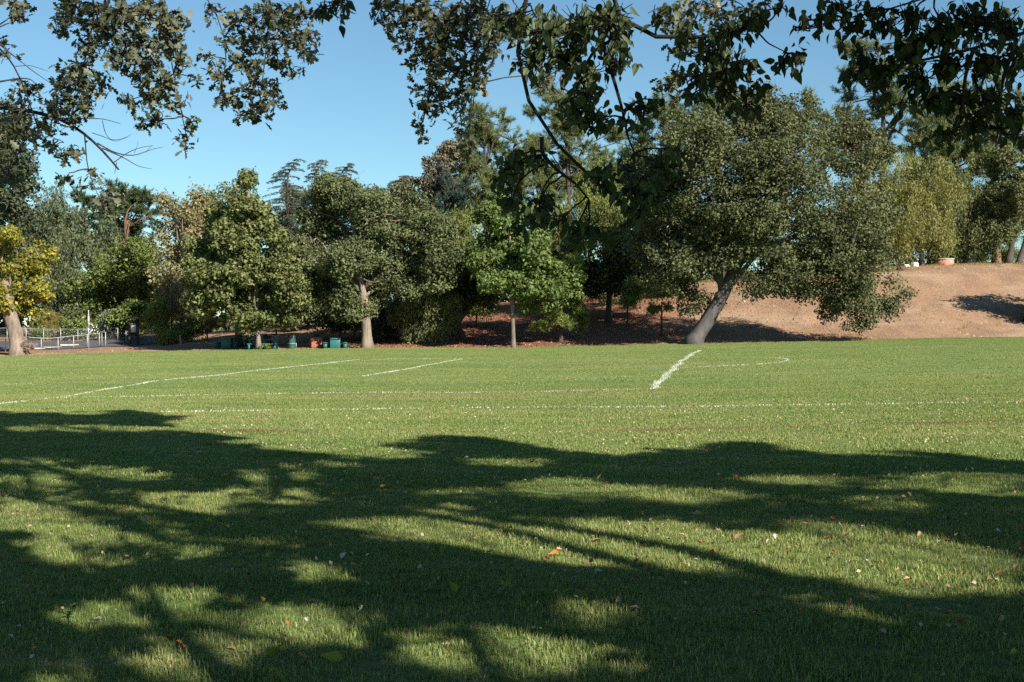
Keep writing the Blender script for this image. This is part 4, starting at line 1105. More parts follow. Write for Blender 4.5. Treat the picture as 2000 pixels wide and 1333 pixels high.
def line_dist_ok(x, y):
    ok = np.ones(len(x), bool)
    for K, s, w in LINES[:6]:
        u = np.linspace(0, s[-1], 160); lx = np.interp(u, s, K[:, 0]); ly = np.interp(u, s, K[:, 1])
        for a in range(0, len(x), 20000):
            dd = np.min((x[a:a + 20000, None] - lx) ** 2 + (y[a:a + 20000, None] - ly) ** 2, 1)
            ok[a:a + 20000] &= dd > (w * .55) ** 2
    return ok

def grass():
    rng = np.random.default_rng(99)
    P, I, S, R = [], [], [], []
    def zone(y0, y1, dens, idx0, nv, s0, s1):
        area = .45 * 2 * (y1 ** 2 - y0 ** 2) / 2 + 2.4 * (y1 - y0)
        n = int(area * dens)
        y = np.sqrt(rng.uniform(y0 ** 2, y1 ** 2, n)); x = rng.uniform(-1, 1, n) * (.45 * y + 1.2)
        keep = y < lawn_edge(x) - .05; x, y = x[keep], y[keep]; n = len(x)
        if y1 > 24 and y0 < 60:
            k2 = line_dist_ok(x, y) | (rng.random(n) < .25); x, y = x[k2], y[k2]; n = len(x)
        hn = np.array([mnoise.noise((a * 1.1, b * 1.1, 3.0)) for a, b in zip(x, y)]) if n < 90000 else np.zeros(n)
        P.append(np.stack([x, y, field_z(x, y)], 1)); I.append(rng.integers(idx0, idx0 + nv, n))
        S.append(rng.uniform(s0, s1, n) * (1 + .55 * hn)); R.append(rng.uniform(0, 6.283, n))
    zone(4.6, 13.0, 250, 0, 5, .75, 1.35)
    zone(13.0, 34.0, 105, 5, 5, .8, 1.3)
    zone(34.0, 101.2, 1.7, 10, 4, .8, 1.2)
    # ragged rim of longer tufts where the mower stops
    n = 2600; x = rng.uniform(-46, 46, n); y = lawn_edge(x) + rng.normal(-.05, .28, n)
    P.append(np.stack([x, y, np.where(y < lawn_edge(x), field_z(x, y), terrain(x, y) - .02)], 1)); I.append(rng.integers(5, 10, n)); S.append(rng.uniform(1.2, 3.4, n)); R.append(rng.uniform(0, 6.283, n))
    P = np.concatenate(P); I = np.concatenate(I); S = np.concatenate(S); R = np.concatenate(R)
    me = bpy.data.meshes.new("grass"); me.vertices.add(len(P)); me.vertices.foreach_set("co", P.astype(np.float32).ravel())
    for nm, tp, arr in (("idx", 'INT', I.astype(np.int32)), ("scl", 'FLOAT', S.astype(np.float32)), ("rot", 'FLOAT', R.astype(np.float32))):
        at_ = me.attributes.new(nm, tp, 'POINT'); at_.data.foreach_set("value", arr)
    me.update()
    o = bpy.data.objects.new("grass", me); COL.objects.link(o)
    tag(o, 'short green and straw coloured grass blades of the lawn', 'grass', None, 'stuff')
    me.materials.append(M['blade'])
    ng = bpy.data.node_groups.new("grass_blades", 'GeometryNodeTree')
    ng.interface.new_socket("Geometry", in_out='INPUT', socket_type='NodeSocketGeometry')
    ng.interface.new_socket("Geometry", in_out='OUTPUT', socket_type='NodeSocketGeometry')
    nn, ll = ng.nodes, ng.links
    gi = nn.new("NodeGroupInput"); go = nn.new("NodeGroupOutput")
    mp = nn.new("GeometryNodeMeshToPoints")
    ci = nn.new("GeometryNodeCollectionInfo"); ci.inputs["Collection"].default_value = SRC
    ci.inputs["Separate Children"].default_value = True; ci.inputs["Reset Children"].default_value = True
    ip = nn.new("GeometryNodeInstanceOnPoints"); ip.inputs["Pick Instance"].default_value = True
    def na(nm, tp):
        q = nn.new("GeometryNodeInputNamedAttribute"); q.data_type = tp; q.inputs["Name"].default_value = nm; return q.outputs["Attribute"]
    cx = nn.new("ShaderNodeCombineXYZ"); ll.new(na("rot", 'FLOAT'), cx.inputs[2])
    ll.new(gi.outputs[0], mp.inputs[0]); ll.new(mp.outputs[0], ip.inputs["Points"]); ll.new(ci.outputs[0], ip.inputs["Instance"])
    ll.new(na("idx", 'INT'), ip.inputs["Instance Index"]); ll.new(cx.outputs[0], ip.inputs["Rotation"]); ll.new(na("scl", 'FLOAT'), ip.inputs["Scale"])
    ll.new(ip.outputs[0], go.inputs[0])
    md = o.modifiers.new("blades", 'NODES'); md.node_group = ng
grass()

# ------------------------------------------------------------------ the trees the picture is taken under
HEART = (np.array([(0, 0, 0), (-.17, .10, .05), (-.31, .38, .11), (-.20, .72, .06), (0, 1.14, -.16), (.20, .72, .06), (.31, .38, .11), (.17, .10, .05), (0, .34, 0), (0, .68, -.03)]),
         np.array([(0, 8, 1), (1, 8, 2), (2, 8, 9), (2, 9, 3), (3, 9, 4), (0, 7, 8), (7, 6, 8), (6, 9, 8), (6, 5, 9), (5, 4, 9)]))
OAK = (np.array([(0, 0, 0), (0, .25, 0), (0, .5, -.01), (0, .75, -.03), (0, 1.0, -.06),
                 (-.20, .20, .03), (-.10, .32, .02), (-.34, .50, .06), (-.14, .58, .02), (-.30, .80, .02), (-.11, .84, 0),
                 (.20, .20, .03), (.10, .32, .02), (.34, .50, .06), (.14, .58, .02), (.30, .80, .02), (.11, .84, 0)]),
       np.array([(0, 1, 5), (5, 1, 6), (6, 1, 2), (6, 2, 7), (7, 2, 8), (8, 2, 3), (8, 3, 9), (9, 3, 10), (10, 3, 4),
                 (0, 11, 1), (11, 12, 1), (12, 2, 1), (12, 13, 2), (13, 14, 2), (14, 3, 2), (14, 15, 3), (15, 16, 3), (16, 4, 3)]))

def frames(axis, nrm):
    y = unit(axis); z = unit(nrm - y * np.sum(nrm * y, 1)[:, None]); x = np.cross(y, z)
    return np.stack([x, y, z], 2)          # columns

def template_mesh(mb, tpl, C, R, S):
    V, T = tpl; n = len(C); m = len(V)
    P = np.einsum('nij,mj->nmi', R, V) * S[:, None, None] + C[:, None, :]
    mb.add(P.reshape(-1, 3), None, (T[None] + (np.arange(n) * m)[:, None, None]).reshape(-1, 3))

def single_leaf_mesh(name, tpl, mat, curl=0.0):
    V = tpl[0].copy()
    if curl: V[:, 2] += curl * (V[:, 0] ** 2 * 2.2) + curl * .5 * (V[:, 1] - .5) ** 2
    me = bpy.data.meshes.new(name); set_mesh(me, V, [tpl[1]]); me.materials.append(mat); return me

from mathutils import Matrix
def place_leaves(root, tpl, mat, C, R, S, base, count=300):
    """the largest seen leaves are parts of their own, the rest one joined foliage part"""
    px, py = project(C); vis = (px > -10) & (px < 2010) & (py > -10) & (py < 1340)
    dist = np.linalg.norm(C - np.array([0, 0, CAM_H]), axis=1)
    order = np.argsort(np.where(vis, dist / S, 1e9))
    top = order[:count]; rest = order[count:]
    me = single_leaf_mesh('leaf', tpl, mat)
    for i in top:
        o = bpy.data.objects.new('leaf', me); COL.objects.link(o); o.parent = root
        m = Matrix([[*(R[i][q] * S[i]), C[i][q] - base[q]] for q in range(3)] + [[0, 0, 0, 1]])
        o.matrix_local = m
    return rest

def poly_px(pts, d, off=None):
    return np.array([at(p[0], p[1], p[2] if len(p) > 2 else d) for p in pts])

def smooth_path(P, n=26):
    t = np.concatenate([[0], np.cumsum(np.linalg.norm(np.diff(P, axis=0), axis=1))]); u = np.linspace(0, t[-1], n)
    Q = np.stack([np.interp(u, t, P[:, i]) for i in range(3)], 1)
    for _ in range(2): Q[1:-1] = (Q[:-2] + 2 * Q[1:-1] + Q[2:]) / 4
    return Q

# where the shade lies on the lawn (image of the ground as seen in the photograph)
SHADE = np.array([(-900, 795), (0, 801), (120, 806), (250, 800), (330, 812), (430, 822), (330, 838), (450, 852), (480, 864), (570, 884), (700, 893), (830, 892), (740, 872), (830, 851),
                  (960, 856), (1060, 872), (1230, 888), (1310, 872), (1300, 860), (1450, 861), (1540, 876), (1650, 880), (1900, 887), (2000, 900), (2900, 905), (2900, 1900), (-900, 1900)], float)
LIT = [(1560, 940, 75, 9), (1880, 945, 125, 17), (1980, 950, 60, 18), (1745, 982, 55, 13), (1700, 1090, 260, 34), (1500, 1085, 110, 34), (1850, 1110, 180, 52), (1980, 1120, 90, 48), (1640, 1040, 90, 18),
       (1440, 1200, 44, 20), (1720, 1198, 80, 11), (1845, 1222, 48, 15), (1470, 1324, 90, 14), (985, 1050, 85, 32), (900, 1050, 110, 30), (800, 1040, 60, 20), (1180, 1085, 130, 26), (1260, 1050, 170, 28), (1330, 1085, 90, 34),
       (1132, 1190, 66, 20), (1110, 1246, 90, 22), (1010, 1280, 130, 20), (1390, 1322, 110, 12), (680, 1026, 34, 7), (622, 1122, 60, 14), (560, 1212, 80, 20), (640, 1235, 90, 24), (720, 1255, 40, 14), (930, 1275, 75, 34),
       (90, 1026, 90, 12), (245, 1078, 175, 27), (470, 1068, 48, 12), (635, 1124, 46, 12), (310, 1178, 64, 16), (232, 1211, 80, 15), (383, 1271, 46, 12), (14, 1305, 22, 18), (190, 1318, 58, 18), (420, 1326, 70, 10),
       (20, 942, 24, 12), (85, 940, 38, 18), (212, 924, 42, 7), (540, 930, 62, 9), (375, 977, 56, 12), (75, 998, 38, 7), (1085, 955, 90, 18), (1250, 965, 60, 12), (1380, 968, 60, 9), (150, 838, 160, 5), (40, 1215, 40, 18), (1000, 905, 60, 5), (880, 1000, 50, 8)]

_fr = np.random.default_rng(31)
FLECK = []
for _ in range(95):
    _y = _fr.uniform(900, 1340); _k = (_y - 640) / 600
    FLECK.append((_fr.uniform(-50, 1350) if _fr.random() < .8 else _fr.uniform(1350, 2050), _y, _fr.uniform(18, 44) * (.4 + _k), _fr.uniform(4, 11) * _k * _k + 2.5))

def in_poly(px, py, poly):
    x0, y0 = poly[:, 0], poly[:, 1]; x1, y1 = np.roll(x0, -1), np.roll(y0, -1)
    ins = np.zeros(len(px), bool)
    for a, b, c, d in zip(x0, y0, x1, y1):
        hit = ((b > py) != (d > py)) & (px < (c - a) * (py - b) / (d - b + 1e-12) + a)
        ins ^= hit
    return ins
def shaded(px, py):
    dep = 4000.0 / np.maximum(py - 640, 8)          # metres out, for an even grain on the ground
    gx1, gy1 = (px - 1000) / F * dep, dep
    w = np.sin(gx1 * 4.1 + np.sin(gy1 * 2.3) * 1.7) * .5 + np.sin(gx1 * 7.3 - gy1 * 5.1 + 1.0) * .35 + np.sin(gx1 * 2.2 + gy1 * 3.7 + 4) * .4
    s = in_poly(px + 55 * w * np.sin(gy1 * 3), py + 7.5 * w, SHADE)
    for cx, cy, rx, ry in LIT + FLECK: s &= ((px - cx) / rx) ** 2 + ((py - cy) / ry) ** 2 > 1.0 + .5 * w
    return s

HC = [(632, 15, 36, 16), (660, 5, 30, 14), (1000, 30, 60, 36), (1060, 60, 70, 50), (1130, 50, 60, 48), (1190, 30, 56, 36), (1040, 120, 40, 24), (1110, 110, 50, 34), (1140, 180, 44, 44), (1120, 215, 40, 24), (1165, 235, 36, 30), (1205, 120, 22, 20),
      (1255, 205, 32, 18), (1280, 195, 22, 14), (1205, 60, 30, 34), (1225, 120, 14, 18), (1150, 140, 40, 22), (1000, 310, 26, 22), (985, 335, 24, 24), (975, 355, 20, 18), (1050, 305, 28, 16), (1000, 390, 30, 18), (1055, 395, 40, 22), (1095, 430, 20, 14), (1040, 425, 32, 16),
      (1150, 445, 50, 20), (1120, 460, 28, 16), (1190, 462, 26, 12), (1180, 345, 40, 26), (1240, 365, 48, 30), (1300, 325, 34, 30), (1270, 385, 40, 22), (1220, 330, 30, 20), (1310, 290, 18, 12), (1245, 410, 34, 18),
      (1225, 235, 22, 16), (1340, 60, 26, 24), (1380, 95, 40, 24), (1420, 60, 42, 34), (1470, 40, 36, 32), (1370, 150, 46, 26), (1440, 130, 44, 32), (1410, 180, 36, 20), (1460, 205, 36, 20), (1480, 165, 22, 20), (1350, 185, 22, 16),
      (1541, 112, 24, 15), (1555, 100, 14, 8), (1530, 125, 14, 10), (1525, 15, 20, 14), (1560, 55, 18, 14), (1600, 35, 34, 20), (1660, 45, 40, 18), (1720, 45, 40, 20), (1640, 12, 50, 14), (1290, 25, 30, 16),
      (1680, 115, 30, 20), (1660, 135, 24, 18), (1720, 140, 44, 34), (1770, 90, 56, 38), (1790, 150, 46, 34), (1840, 60, 56, 44), (1900, 40, 60, 40), (1960, 50, 50, 46), (1850, 120, 50, 36), (1920, 120, 50, 40), (1980, 120, 30, 44),
      (1760, 200, 28, 14), (1820, 190, 44, 26), (1880, 190, 46, 32), (1940, 190, 46, 36), (1985, 220, 24, 34), (1850, 262, 34, 16), (1900, 240, 46, 22), (1950, 250, 40, 20), (1990, 270, 16, 16), (1780, 30, 50, 28), (1700, 15, 50, 14)]
HB = [([(1018, -20), (995, 60), (986, 120), (992, 178), (1020, 215), (1060, 270), (1110, 320), (1165, 362), (1215, 400), (1250, 425)], 5.8, .0245, .006, [(3.2, 1.2, 5.0), (.9, 5.0, 4.3)]),
      ([(1058, 268), (1058, 300), (1085, 330), (1125, 360), (1150, 390)], 5.8, .010, .004, None),
      ([(1140, -20), (1178, 25), (1195, 65), (1215, 90), (1245, 99), (1330, 92), (1400, 76), (1470, 52)], 5.9, .034, .008, [(3.4, 1.0, 5.1), (1.2, 5.2, 4.1)]),
      ([(1165, 30), (1180, 95), (1200, 160), (1216, 215), (1226, 270), (1240, 300)], 5.85, .012, .004, None),
      ([(1200, 75), (1160, 100), (1130, 150), (1120, 200)], 5.85, .009, .003, None),
      ([(2080, 40), (1990, 75), (1950, 95), (1880, 100), (1820, 112), (1760, 130), (1700, 140)], 5.6, .026, .005, [(4.2, 2.0, 4.4), (3.4, 4.6, 3.6)]),
      ([(1900, 100), (1885, 150), (1880, 200), (1890, 250)], 5.6, .010, .004, None),
      ([(1985, 80), (1960, 150), (1950, 210), (1960, 260)], 5.6, .011, .004, None),
      ([(1900, -30), (1800, 15), (1700, 30), (1610, 30), (1555, 60)], 5.7, .014, .003, [(3.8, 2.2, 4.8), (3.0, 5.0, 4.0)]),
      ([(1470, 52), (1500, 85), (1540, 105)], 5.9, .005, .002, None),
      ([(1400, 78), (1410, 130), (1430, 180), (1460, 205)], 5.9, .006, .002, None)]
OB = [(790, 15, 50, 26), (760, 48, 22, 12), (745, 10, 20, 16), (850, 45, 50, 40), (905, 40, 46, 44), (805, 75, 30, 24), (865, 95, 40, 30), (930, 90, 36, 34), (825, 120, 32, 20), (880, 140, 40, 26), (935, 140, 20, 30), (840, 165, 30, 18),
      (895, 180, 34, 22), (830, 215, 22, 14), (818, 255, 14, 14), (870, 210, 28, 14), (900, 225, 16, 14), (905, 260, 14, 22), (918, 295, 12, 20), (985, 60, 40, 40), (1060, 150, 24, 20), (1330, 45, 32, 34), (1345, 95, 30, 26), (1325, 140, 22, 20), (1310, 170, 16, 14), (1400, 18, 46, 18), (1460, 20, 34, 14)]
OBB = [([(890, -30), (885, 40), (870, 100), (850, 160), (830, 220)], 8.2, .014, .004, [(6.5, 1.5, 6.3), (1.0, 6.5, 5.0)]),
       ([(930, -20), (935, 70), (920, 150), (905, 215), (915, 290)], 8.3, .010, .003, [(6.5, 1.6, 6.5), (1.2, 6.6, 5.1)]),
       ([(800, -20), (770, 20), (745, 48)], 8.1, .008, .003, [(6.4, 1.6, 6.4), (.4, 6.4, 5.0)]),
       ([(1370, -30), (1350, 40), (1335, 110), (1312, 168)], 8.4, .011, .003, [(6.4, 1.6, 6.2), (2.4, 6.6, 5.2)])]
OA = [(42, 15, 16, 24), (35, 38, 16, 12), (125, 45, 26, 26), (150, 15, 34, 22), (190, 45, 40, 34), (235, 25, 46, 32), (290, 25, 46, 30), (340, 50, 30, 32), (180, 90, 34, 22), (245, 85, 44, 28), (305, 85, 36, 28), (345, 95, 16, 24),
      (160, 125, 26, 20), (225, 120, 34, 16), (135, 130, 18, 18), (150, 165, 36, 22), (195, 165, 22, 18), (125, 195, 30, 20), (175, 200, 26, 18), (105, 225, 26, 16), (150, 235, 28, 14), (55, 180, 30, 18), (40, 215, 34, 20), (75, 255, 32, 16), (30, 265, 24, 26),
      (110, 285, 20, 16), (135, 300, 26, 16), (285, 120, 34, 18), (275, 160, 26, 18), (255, 195, 20, 14), (300, 195, 32, 18), (330, 165, 30, 18), (300, 235, 26, 18), (355, 125, 22, 16), (375, 150, 14, 12), (340, 205, 24, 14), (372, 235, 14, 14), (362, 280, 16, 14), (352, 262, 12, 10),
      (415, 25, 14, 14), (465, 40, 30, 20), (520, 25, 46, 22), (585, 30, 36, 26), (455, 75, 24, 16), (505, 75, 36, 22), (560, 80, 34, 22), (605, 75, 18, 26), (405, 108, 14, 12), (430, 150, 26, 18), (480, 125, 34, 22), (540, 120, 28, 18), (575, 140, 14, 12), (600, 100, 20, 12),
      (500, 165, 30, 16), (535, 185, 16, 18), (450, 190, 30, 18), (480, 220, 30, 14), (505, 210, 24, 14), (525, 228, 12, 8), (130, 345, 12, 12), (200, 385, 24, 14), (205, 410, 26, 16), (185, 350, 14, 8), (165, 365, 12, 10), (20, 330, 26, 40), (15, 100, 12, 14)]
OAB = [([(-120, 195), (0, 210), (60, 217), (120, 232), (165, 260), (195, 288), (222, 318), (232, 332)], 8.8, .026, .006, [(-5.0, 8.4, 3.9)]),
       ([(190, -30), (184, 50), (172, 85), (160, 140), (150, 200), (135, 240)], 8.7, .015, .004, [(-4.6, 7.6, 5.4)]),
       ([(330, -30), (325, 60), (335, 130), (350, 200), (365, 270)], 8.9, .010, .003, [(-4.6, 7.8, 5.6)]),
       ([(400, -20), (430, 35), (450, 100), (440, 160), (425, 200)], 8.9, .007, .003, [(-4.4, 7.8, 5.8)]),
       ([(530, -30), (525, 60), (515, 140), (505, 215)], 9.0, .009, .003, [(-4.2, 8.0, 5.8)]),
       ([(-60, 60), (0, 88), (30, 130), (55, 190), (75, 260), (110, 300)], 8.6, .010, .003, [(-5.0, 8.0, 4.4)]),
       ([(165, 262), (170, 320), (180, 355), (200, 400)], 8.8, .005, .002, None)]
OAT = [([(120, 232), (200, 232), (222, 238), (235, 242)], 8.8, .005, .002), ([(180, 260), (205, 268), (225, 278), (250, 268)], 8.8, .003, .001), ([(190, 280), (225, 300), (262, 306), (300, 290), (318, 288)], 8.8, .006, .0015),
       ([(222, 318), (250, 298), (275, 288), (300, 285)], 8.8, .004, .0015), ([(200, 290), (245, 310), (270, 326), (296, 330)], 8.8, .005, .0015), ([(228, 318), (224, 340)], 8.8, .004, .0015),
       ([(0, 88), (40, 120), (65, 140), (102, 165)], 8.6, .005, .0015), ([(0, 160), (40, 153), (62, 155), (70, 165)], 8.6, .007, .003), ([(262, 300), (270, 280), (268, 276)], 8.8, .002, .001), ([(285, 298), (296, 284)], 8.8, .002, .001),
       ([(200, 236), (205, 260), (215, 275), (240, 272), (258, 262)], 8.8, .003, .001), ([(30, 130), (60, 128), (95, 140)], 8.6, .003, .001)]


_sr = np.random.default_rng(17)
SUNNY = np.array([at(q[0], q[1], 8.8) for q in OA] + [at(q[0], q[1], 8.2) for q in OB])
SUNNY = SUNNY[_sr.random(len(SUNNY)) < .8]
def clear_of_sprays(P, r):
    """no bough between the sun and the sprays that the sun reaches"""
    ok = np.ones(len(P), bool)
    for c in SUNNY:
        v = P - c; t = v @ SUNV
        d = np.linalg.norm(v - t[:, None] * SUNV, axis=1)
        ok &= ~((t > .1) & (d < r + .16))
    return ok

def overhead_shade_clumps():  # unseen foliage, placed along sun rays so its shadows fill the SHADE map
    rng = np.random.default_rng(2024)
    n = 80000
    y = np.sqrt(rng.uniform(2.5 ** 2, 27 ** 2, n)); x = rng.uniform(-1, 1, n) * (.40 * y + 2.6)
    y[:7000] = rng.uniform(-9, 5.6, 7000); x[:7000] = rng.uniform(-10, 8, 7000)  # more unseen clumps over and behind the camera, added to block sky light
    y[7000:30000] = rng.uniform(4.5, 10, 23000); x[7000:30000] = rng.uniform(-1, 1, 23000) * (.4 * y[7000:30000] + 1.2)
    h = rng.uniform(3.2, 11.5, n)
    t = h / SUNV[2]
    P = np.stack([x + SUNV[0] * t, y + SUNV[1] * t, h + field_z(x, y)], 1)
    r = rng.uniform(.11, .34, n)
    ok = np.ones(n, bool)
    # the crown hangs above the picture, never in it
    ok &= (P[:, 2] - r - .25 > CAM_H + .268 * np.maximum(P[:, 1], 0)) & (P[:, 2] > 3.0)
    gp0 = np.stack([x, y, field_z(x, y)], 1)
    for da, db in ((0, 0), (1.65, 0), (-1.65, 0), (.8, .8), (.8, -.8), (-.8, .8), (-.8, -.8), (0, 1), (0, -1)):
        ca, sa = -math.sin(SUN_AZ), math.cos(SUN_AZ)
        q = gp0 + np.stack([(da * ca - db * sa) * r, (da * sa + db * ca) * r, 0 * r], 1)
        px, py = project(q); ok &= shaded(px, py)
    ok &= clear_of_sprays(P, r)
    P, r = P[ok], r[ok]
    # thin where the crown gets overfull: keep by footprint grid
    gx_, gy_ = np.floor(x[ok] / .30).astype(int), np.floor(y[ok] / .34).astype(int)
    cnt = {}; keep = []
    for i, k in enumerate(zip(gx_, gy_)):
        if cnt.get(k, 0) < (6 if k[1] < 23 else 3): cnt[k] = cnt.get(k, 0) + 1; keep.append(i)
    return P[keep], r[keep]
OVER_P, OVER_R = overhead_shade_clumps()

def near_tree(name, label, trunk_base, fork, r0, bark, tpl, mat, clusters, branches, leaf_m, d0, over, seed, droop, twigs=(), dj=.45, cover=1.5, rosette=True, size_px=None):
    rng = np.random.default_rng(seed)
    base = np.array([trunk_base[0], trunk_base[1], float(field_z(*trunk_base))])
    root = tag(empty(name, base), label, 'tree', 'trees the lawn is seen from under')
    fork = np.array(fork, float)
    wood = MB(); tw = MB()
    tp = smooth_path(np.array([base + (0, 0, -.3), base + (0.05, 0, .8), (base + fork) / 2 + (.12, .05, 0), fork]), 16)
    wood.tube(tp, np.linspace(r0 * 1.25, r0 * .75, 16), 14, True, .06, seed)
    wood.V[-1] -= base
    BR = []
    for pts, d, ra, rb, ext in branches:
        P = poly_px(pts, d)
        if ext is not None: P = np.concatenate([[fork + rng.normal(size=3) * .05], *[[np.array(e, float)] for e in ext], P])
        Q = smooth_path(P, 44 if ext is not None else 24)
        seen = P[-len(pts):]
        # radii: even limb up to the seen part, then taper
        s = np.concatenate([[0], np.cumsum(np.linalg.norm(np.diff(Q, axis=0), axis=1))]); s /= s[-1]
        R = np.interp(s, [0, .45, 1], [r0 * .45 if ext is not None else ra, ra, rb]) if ext is not None else np.linspace(ra, rb, len(Q))
        b = MB(); b.tube(Q - base, R, 8, True, .03, int(rng.integers(1e6))); b.build('branch', M[bark], root, True)
        BR.append(Q)
    BRP = np.concatenate(BR)
    C, Rm, S = [], [], []
    def add_leaf(c, ax, nr, s): C.append(c); Rm.append((ax, nr)); S.append(s)
    for cl in clusters:
        px, py, rx, ry = cl[:4]; d = cl[4] if len(cl) > 4 else d0
        a_px = leaf_m * F / d
        n = int(math.pi * rx * ry / (a_px * a_px * (.34 if rosette else .42)) * cover) + 3
        cc = at(px, py, d)
        # a twig from the nearest branch into the cluster
        j = np.argmin(np.linalg.norm((BRP - cc) * np.array([1, .6, 1]) + np.array([0, 0, 0]), axis=1))
        src = BRP[j] if np.linalg.norm(BRP[j] - cc) < .62 else cc + np.array([rng.uniform(-.2, .2), rng.uniform(-.1, .3), 1.0])
        q = limb_path(src, cc, rng, .06, 7); tw.tube(q - base, np.linspace(.0055, .003, 7), 5, False)
        k = max(2, n // 7) if rosette else max(3, int(n / 2.6))
        for _ in range(k):
            ua = rng.uniform(0, 6.283); u = np.array([math.cos(ua), math.sin(ua)]) * math.sqrt(rng.random()) * 1.05
            p = at(px + u[0] * rx, py + u[1] * ry, d + rng.normal() * dj * .5)
            q = limb_path(cc + (p - cc) * .1, p, rng, -.05 if droop else .05, 5); tw.tube(q - base, np.linspace(.004, .0018, 5), 4, False)
            m = rng.integers(5, 10) if rosette else rng.integers(2, 5)
            dirv = unit((p - cc)[None] + rng.normal(size=(1, 3)) * .25)[0]
            for w in range(m):
                if rosette:
                    ax = unit((dirv * .5 + rng.normal(size=3) * .8 + np.array([0, 0, -.15 * droop]))[None])[0]
                    o = p + rng.normal(size=3) * leaf_m * .3 - dirv * leaf_m * rng.uniform(0, 1.2)
                    nr = rng.normal(size=3) * .6 + np.array([0, -.2, .8])
                else:
                    ax = unit((np.array([0, 0, -1.0]) + rng.normal(size=3) * .55)[None])[0]
                    tt = rng.random(); o = cc * .1 + q[int(tt * 4)] * .9 + rng.normal(size=3) * leaf_m * .55
                    o = q[min(4, int(tt * 5))] + rng.normal(size=3) * leaf_m * .5
                    nr = rng.normal(size=3) * .7 + np.array([0, -.8, .35])
                add_leaf(o, ax, nr, leaf_m * rng.uniform(.5, 1.4))
    for pts, d, ra, rb in twigs:
        Q = smooth_path(poly_px(pts, d), 14); tw.tube(Q - base, np.linspace(ra, rb, 14), 5, True)
    C = np.array(C); ax = np.array([r[0] for r in Rm]); nr = np.array([r[1] for r in Rm]); S = np.array(S)
    R = frames(ax, nr)
    rest = place_leaves(root, tpl, mat, C, R, S, base)
    fol = MB(); template_mesh(fol, tpl, C[rest] - base, R[rest], S[rest])
    # unseen crown above the frame, its clumps placed mainly for shade
    P, rr = over
    if len(P):
        def groups(X, g):
            cen = X[rng.choice(len(X), g, replace=False)]
            for _ in range(4):
                lab = np.argmin(((X[:, None] - cen[None]) ** 2).sum(-1), 1)
                cen = np.array([X[lab == q].mean(0) if (lab == q).any() else cen[q] for q in range(g)])
            return cen, lab
        # boughs fork: main limbs, side limbs, twigs
        mc, ml = groups(P, 6)
        for q in range(6):
            idx = np.where(ml == q)[0]
            if not len(idx): continue
            pth = limb_path(fork, mc[q], rng, .10, 11); wood.tube(pth - base, np.linspace(r0 * .34, .03, 11), 8, True)
            sc, sl = groups(P[idx], max(1, len(idx) // 26))
            for w in range(len(sc)):
                sp = limb_path(pth[int(rng.integers(6, 11))], sc[w], rng, .05, 7); wood.tube(sp - base, np.linspace(.024, .009, 7), 6, True)
                for i in idx[sl == w]:
                    tw.tube(limb_path(sp[int(rng.integers(3, 7))], P[i], rng, .04, 4) - base, np.linspace(.009, .004, 4), 3, False)
        k = np.repeat(np.arange(len(P)), np.clip((rr / .3) ** 2 * 34, 11, 50).astype(int))
        dd = rand_dirs(len(k), rng)
        pos = P[k] + dd * (rr[k] * rng.random(len(k)) ** .4)[:, None] * np.array([1.05, 1.05, .8])
        ls = rng.uniform(.115, .19, len(k))
        add_leaves(fol, pos - base, unit(dd * .4 + np.array([.3, -.25, .7]) + rng.normal(size=(len(k), 3)) * .5), rand_dirs(len(k), rng), ls, ls * .66)
    wood.build('trunk', M['bark_grey'], root, True)
    tw.build('twigs', M['twig_near'] if rosette else M[bark], root, kind='stuff')
    fol.build('foliage', mat, root, kind='stuff')
    return root

# which of the trees each added overhead shade clump is joined to
def share():
    cen = np.array([(8.5, 9.0, 8.0), (4.0, 0.0, 5.5)])
    sc = np.array([1.0, 0.75])
    d = np.linalg.norm(OVER_P[:, None] - cen[None], axis=2) / sc
    return np.argmin(d, 1)
WHO = share()

# shade the low hanging boughs of the heart-leaved tree as well
def self_shade(cl, d0, n_per, seed):
    rng = np.random.default_rng(seed); P = []; r = []
    for c in cl:
        px, py, rx, ry = c[:4]; d = c[4] if len(c) > 4 else d0
        for _ in range(n_per):
            o = at(px + rng.uniform(-1, 1) * rx, py + rng.uniform(-1, 1) * ry, d) + SUNV * rng.uniform(1.6, 4.5)
            q = rng.uniform(.18, .32)
            if o[2] - q - .15 < CAM_H + .268 * max(o[1], 0): continue
            t = o[2] / SUNV[2]; gxy = o - SUNV * t
            ring = gxy[None] + np.array([(0, 0, 0), (q, 0, 0), (-q, 0, 0), (0, q, 0), (0, -q, 0)]) * 1.1
            if not shaded(*project(ring)).all(): continue
            P.append(o); r.append(q)
    return np.array(P).reshape(-1, 3), np.array(r)

SS_P, SS_R = self_shade(HC, 5.8, 7, 8)
_k = clear_of_sprays(SS_P, SS_R); SS_P, SS_R = SS_P[_k], SS_R[_k]
near_tree('heart_leaved_tree', 'heart-leaved tree whose dark drooping limbs hang into the top centre and right', (4.6, -2.6), (4.3, -1.6, 3.6), .24, 'bark_near', HEART, L['near_heart'], HC, HB, .043, 5.8,
          (np.concatenate([OVER_P[WHO == 1], SS_P]), np.concatenate([OVER_R[WHO == 1], SS_R])), 101, True, rosette=False, cover=1.9, dj=.5)
near_tree('overhanging_oak', 'oak whose lobed sunlit sprays hang into the top centre of the view', (9.6, -3.6), (9.2, -2.9, 4.4), .42, 'bark_near', OAK, L['near_oak'], OB, OBB, .057, 8.2,
          (OVER_P[WHO == 0], OVER_R[WHO == 0]), 102, True, cover=4.2, dj=.5)
over_a = np.random.default_rng(4)
AP = np.stack([over_a.uniform(-11, -2, 160), over_a.uniform(4, 13, 160), over_a.uniform(5.2, 9.5, 160)], 1)
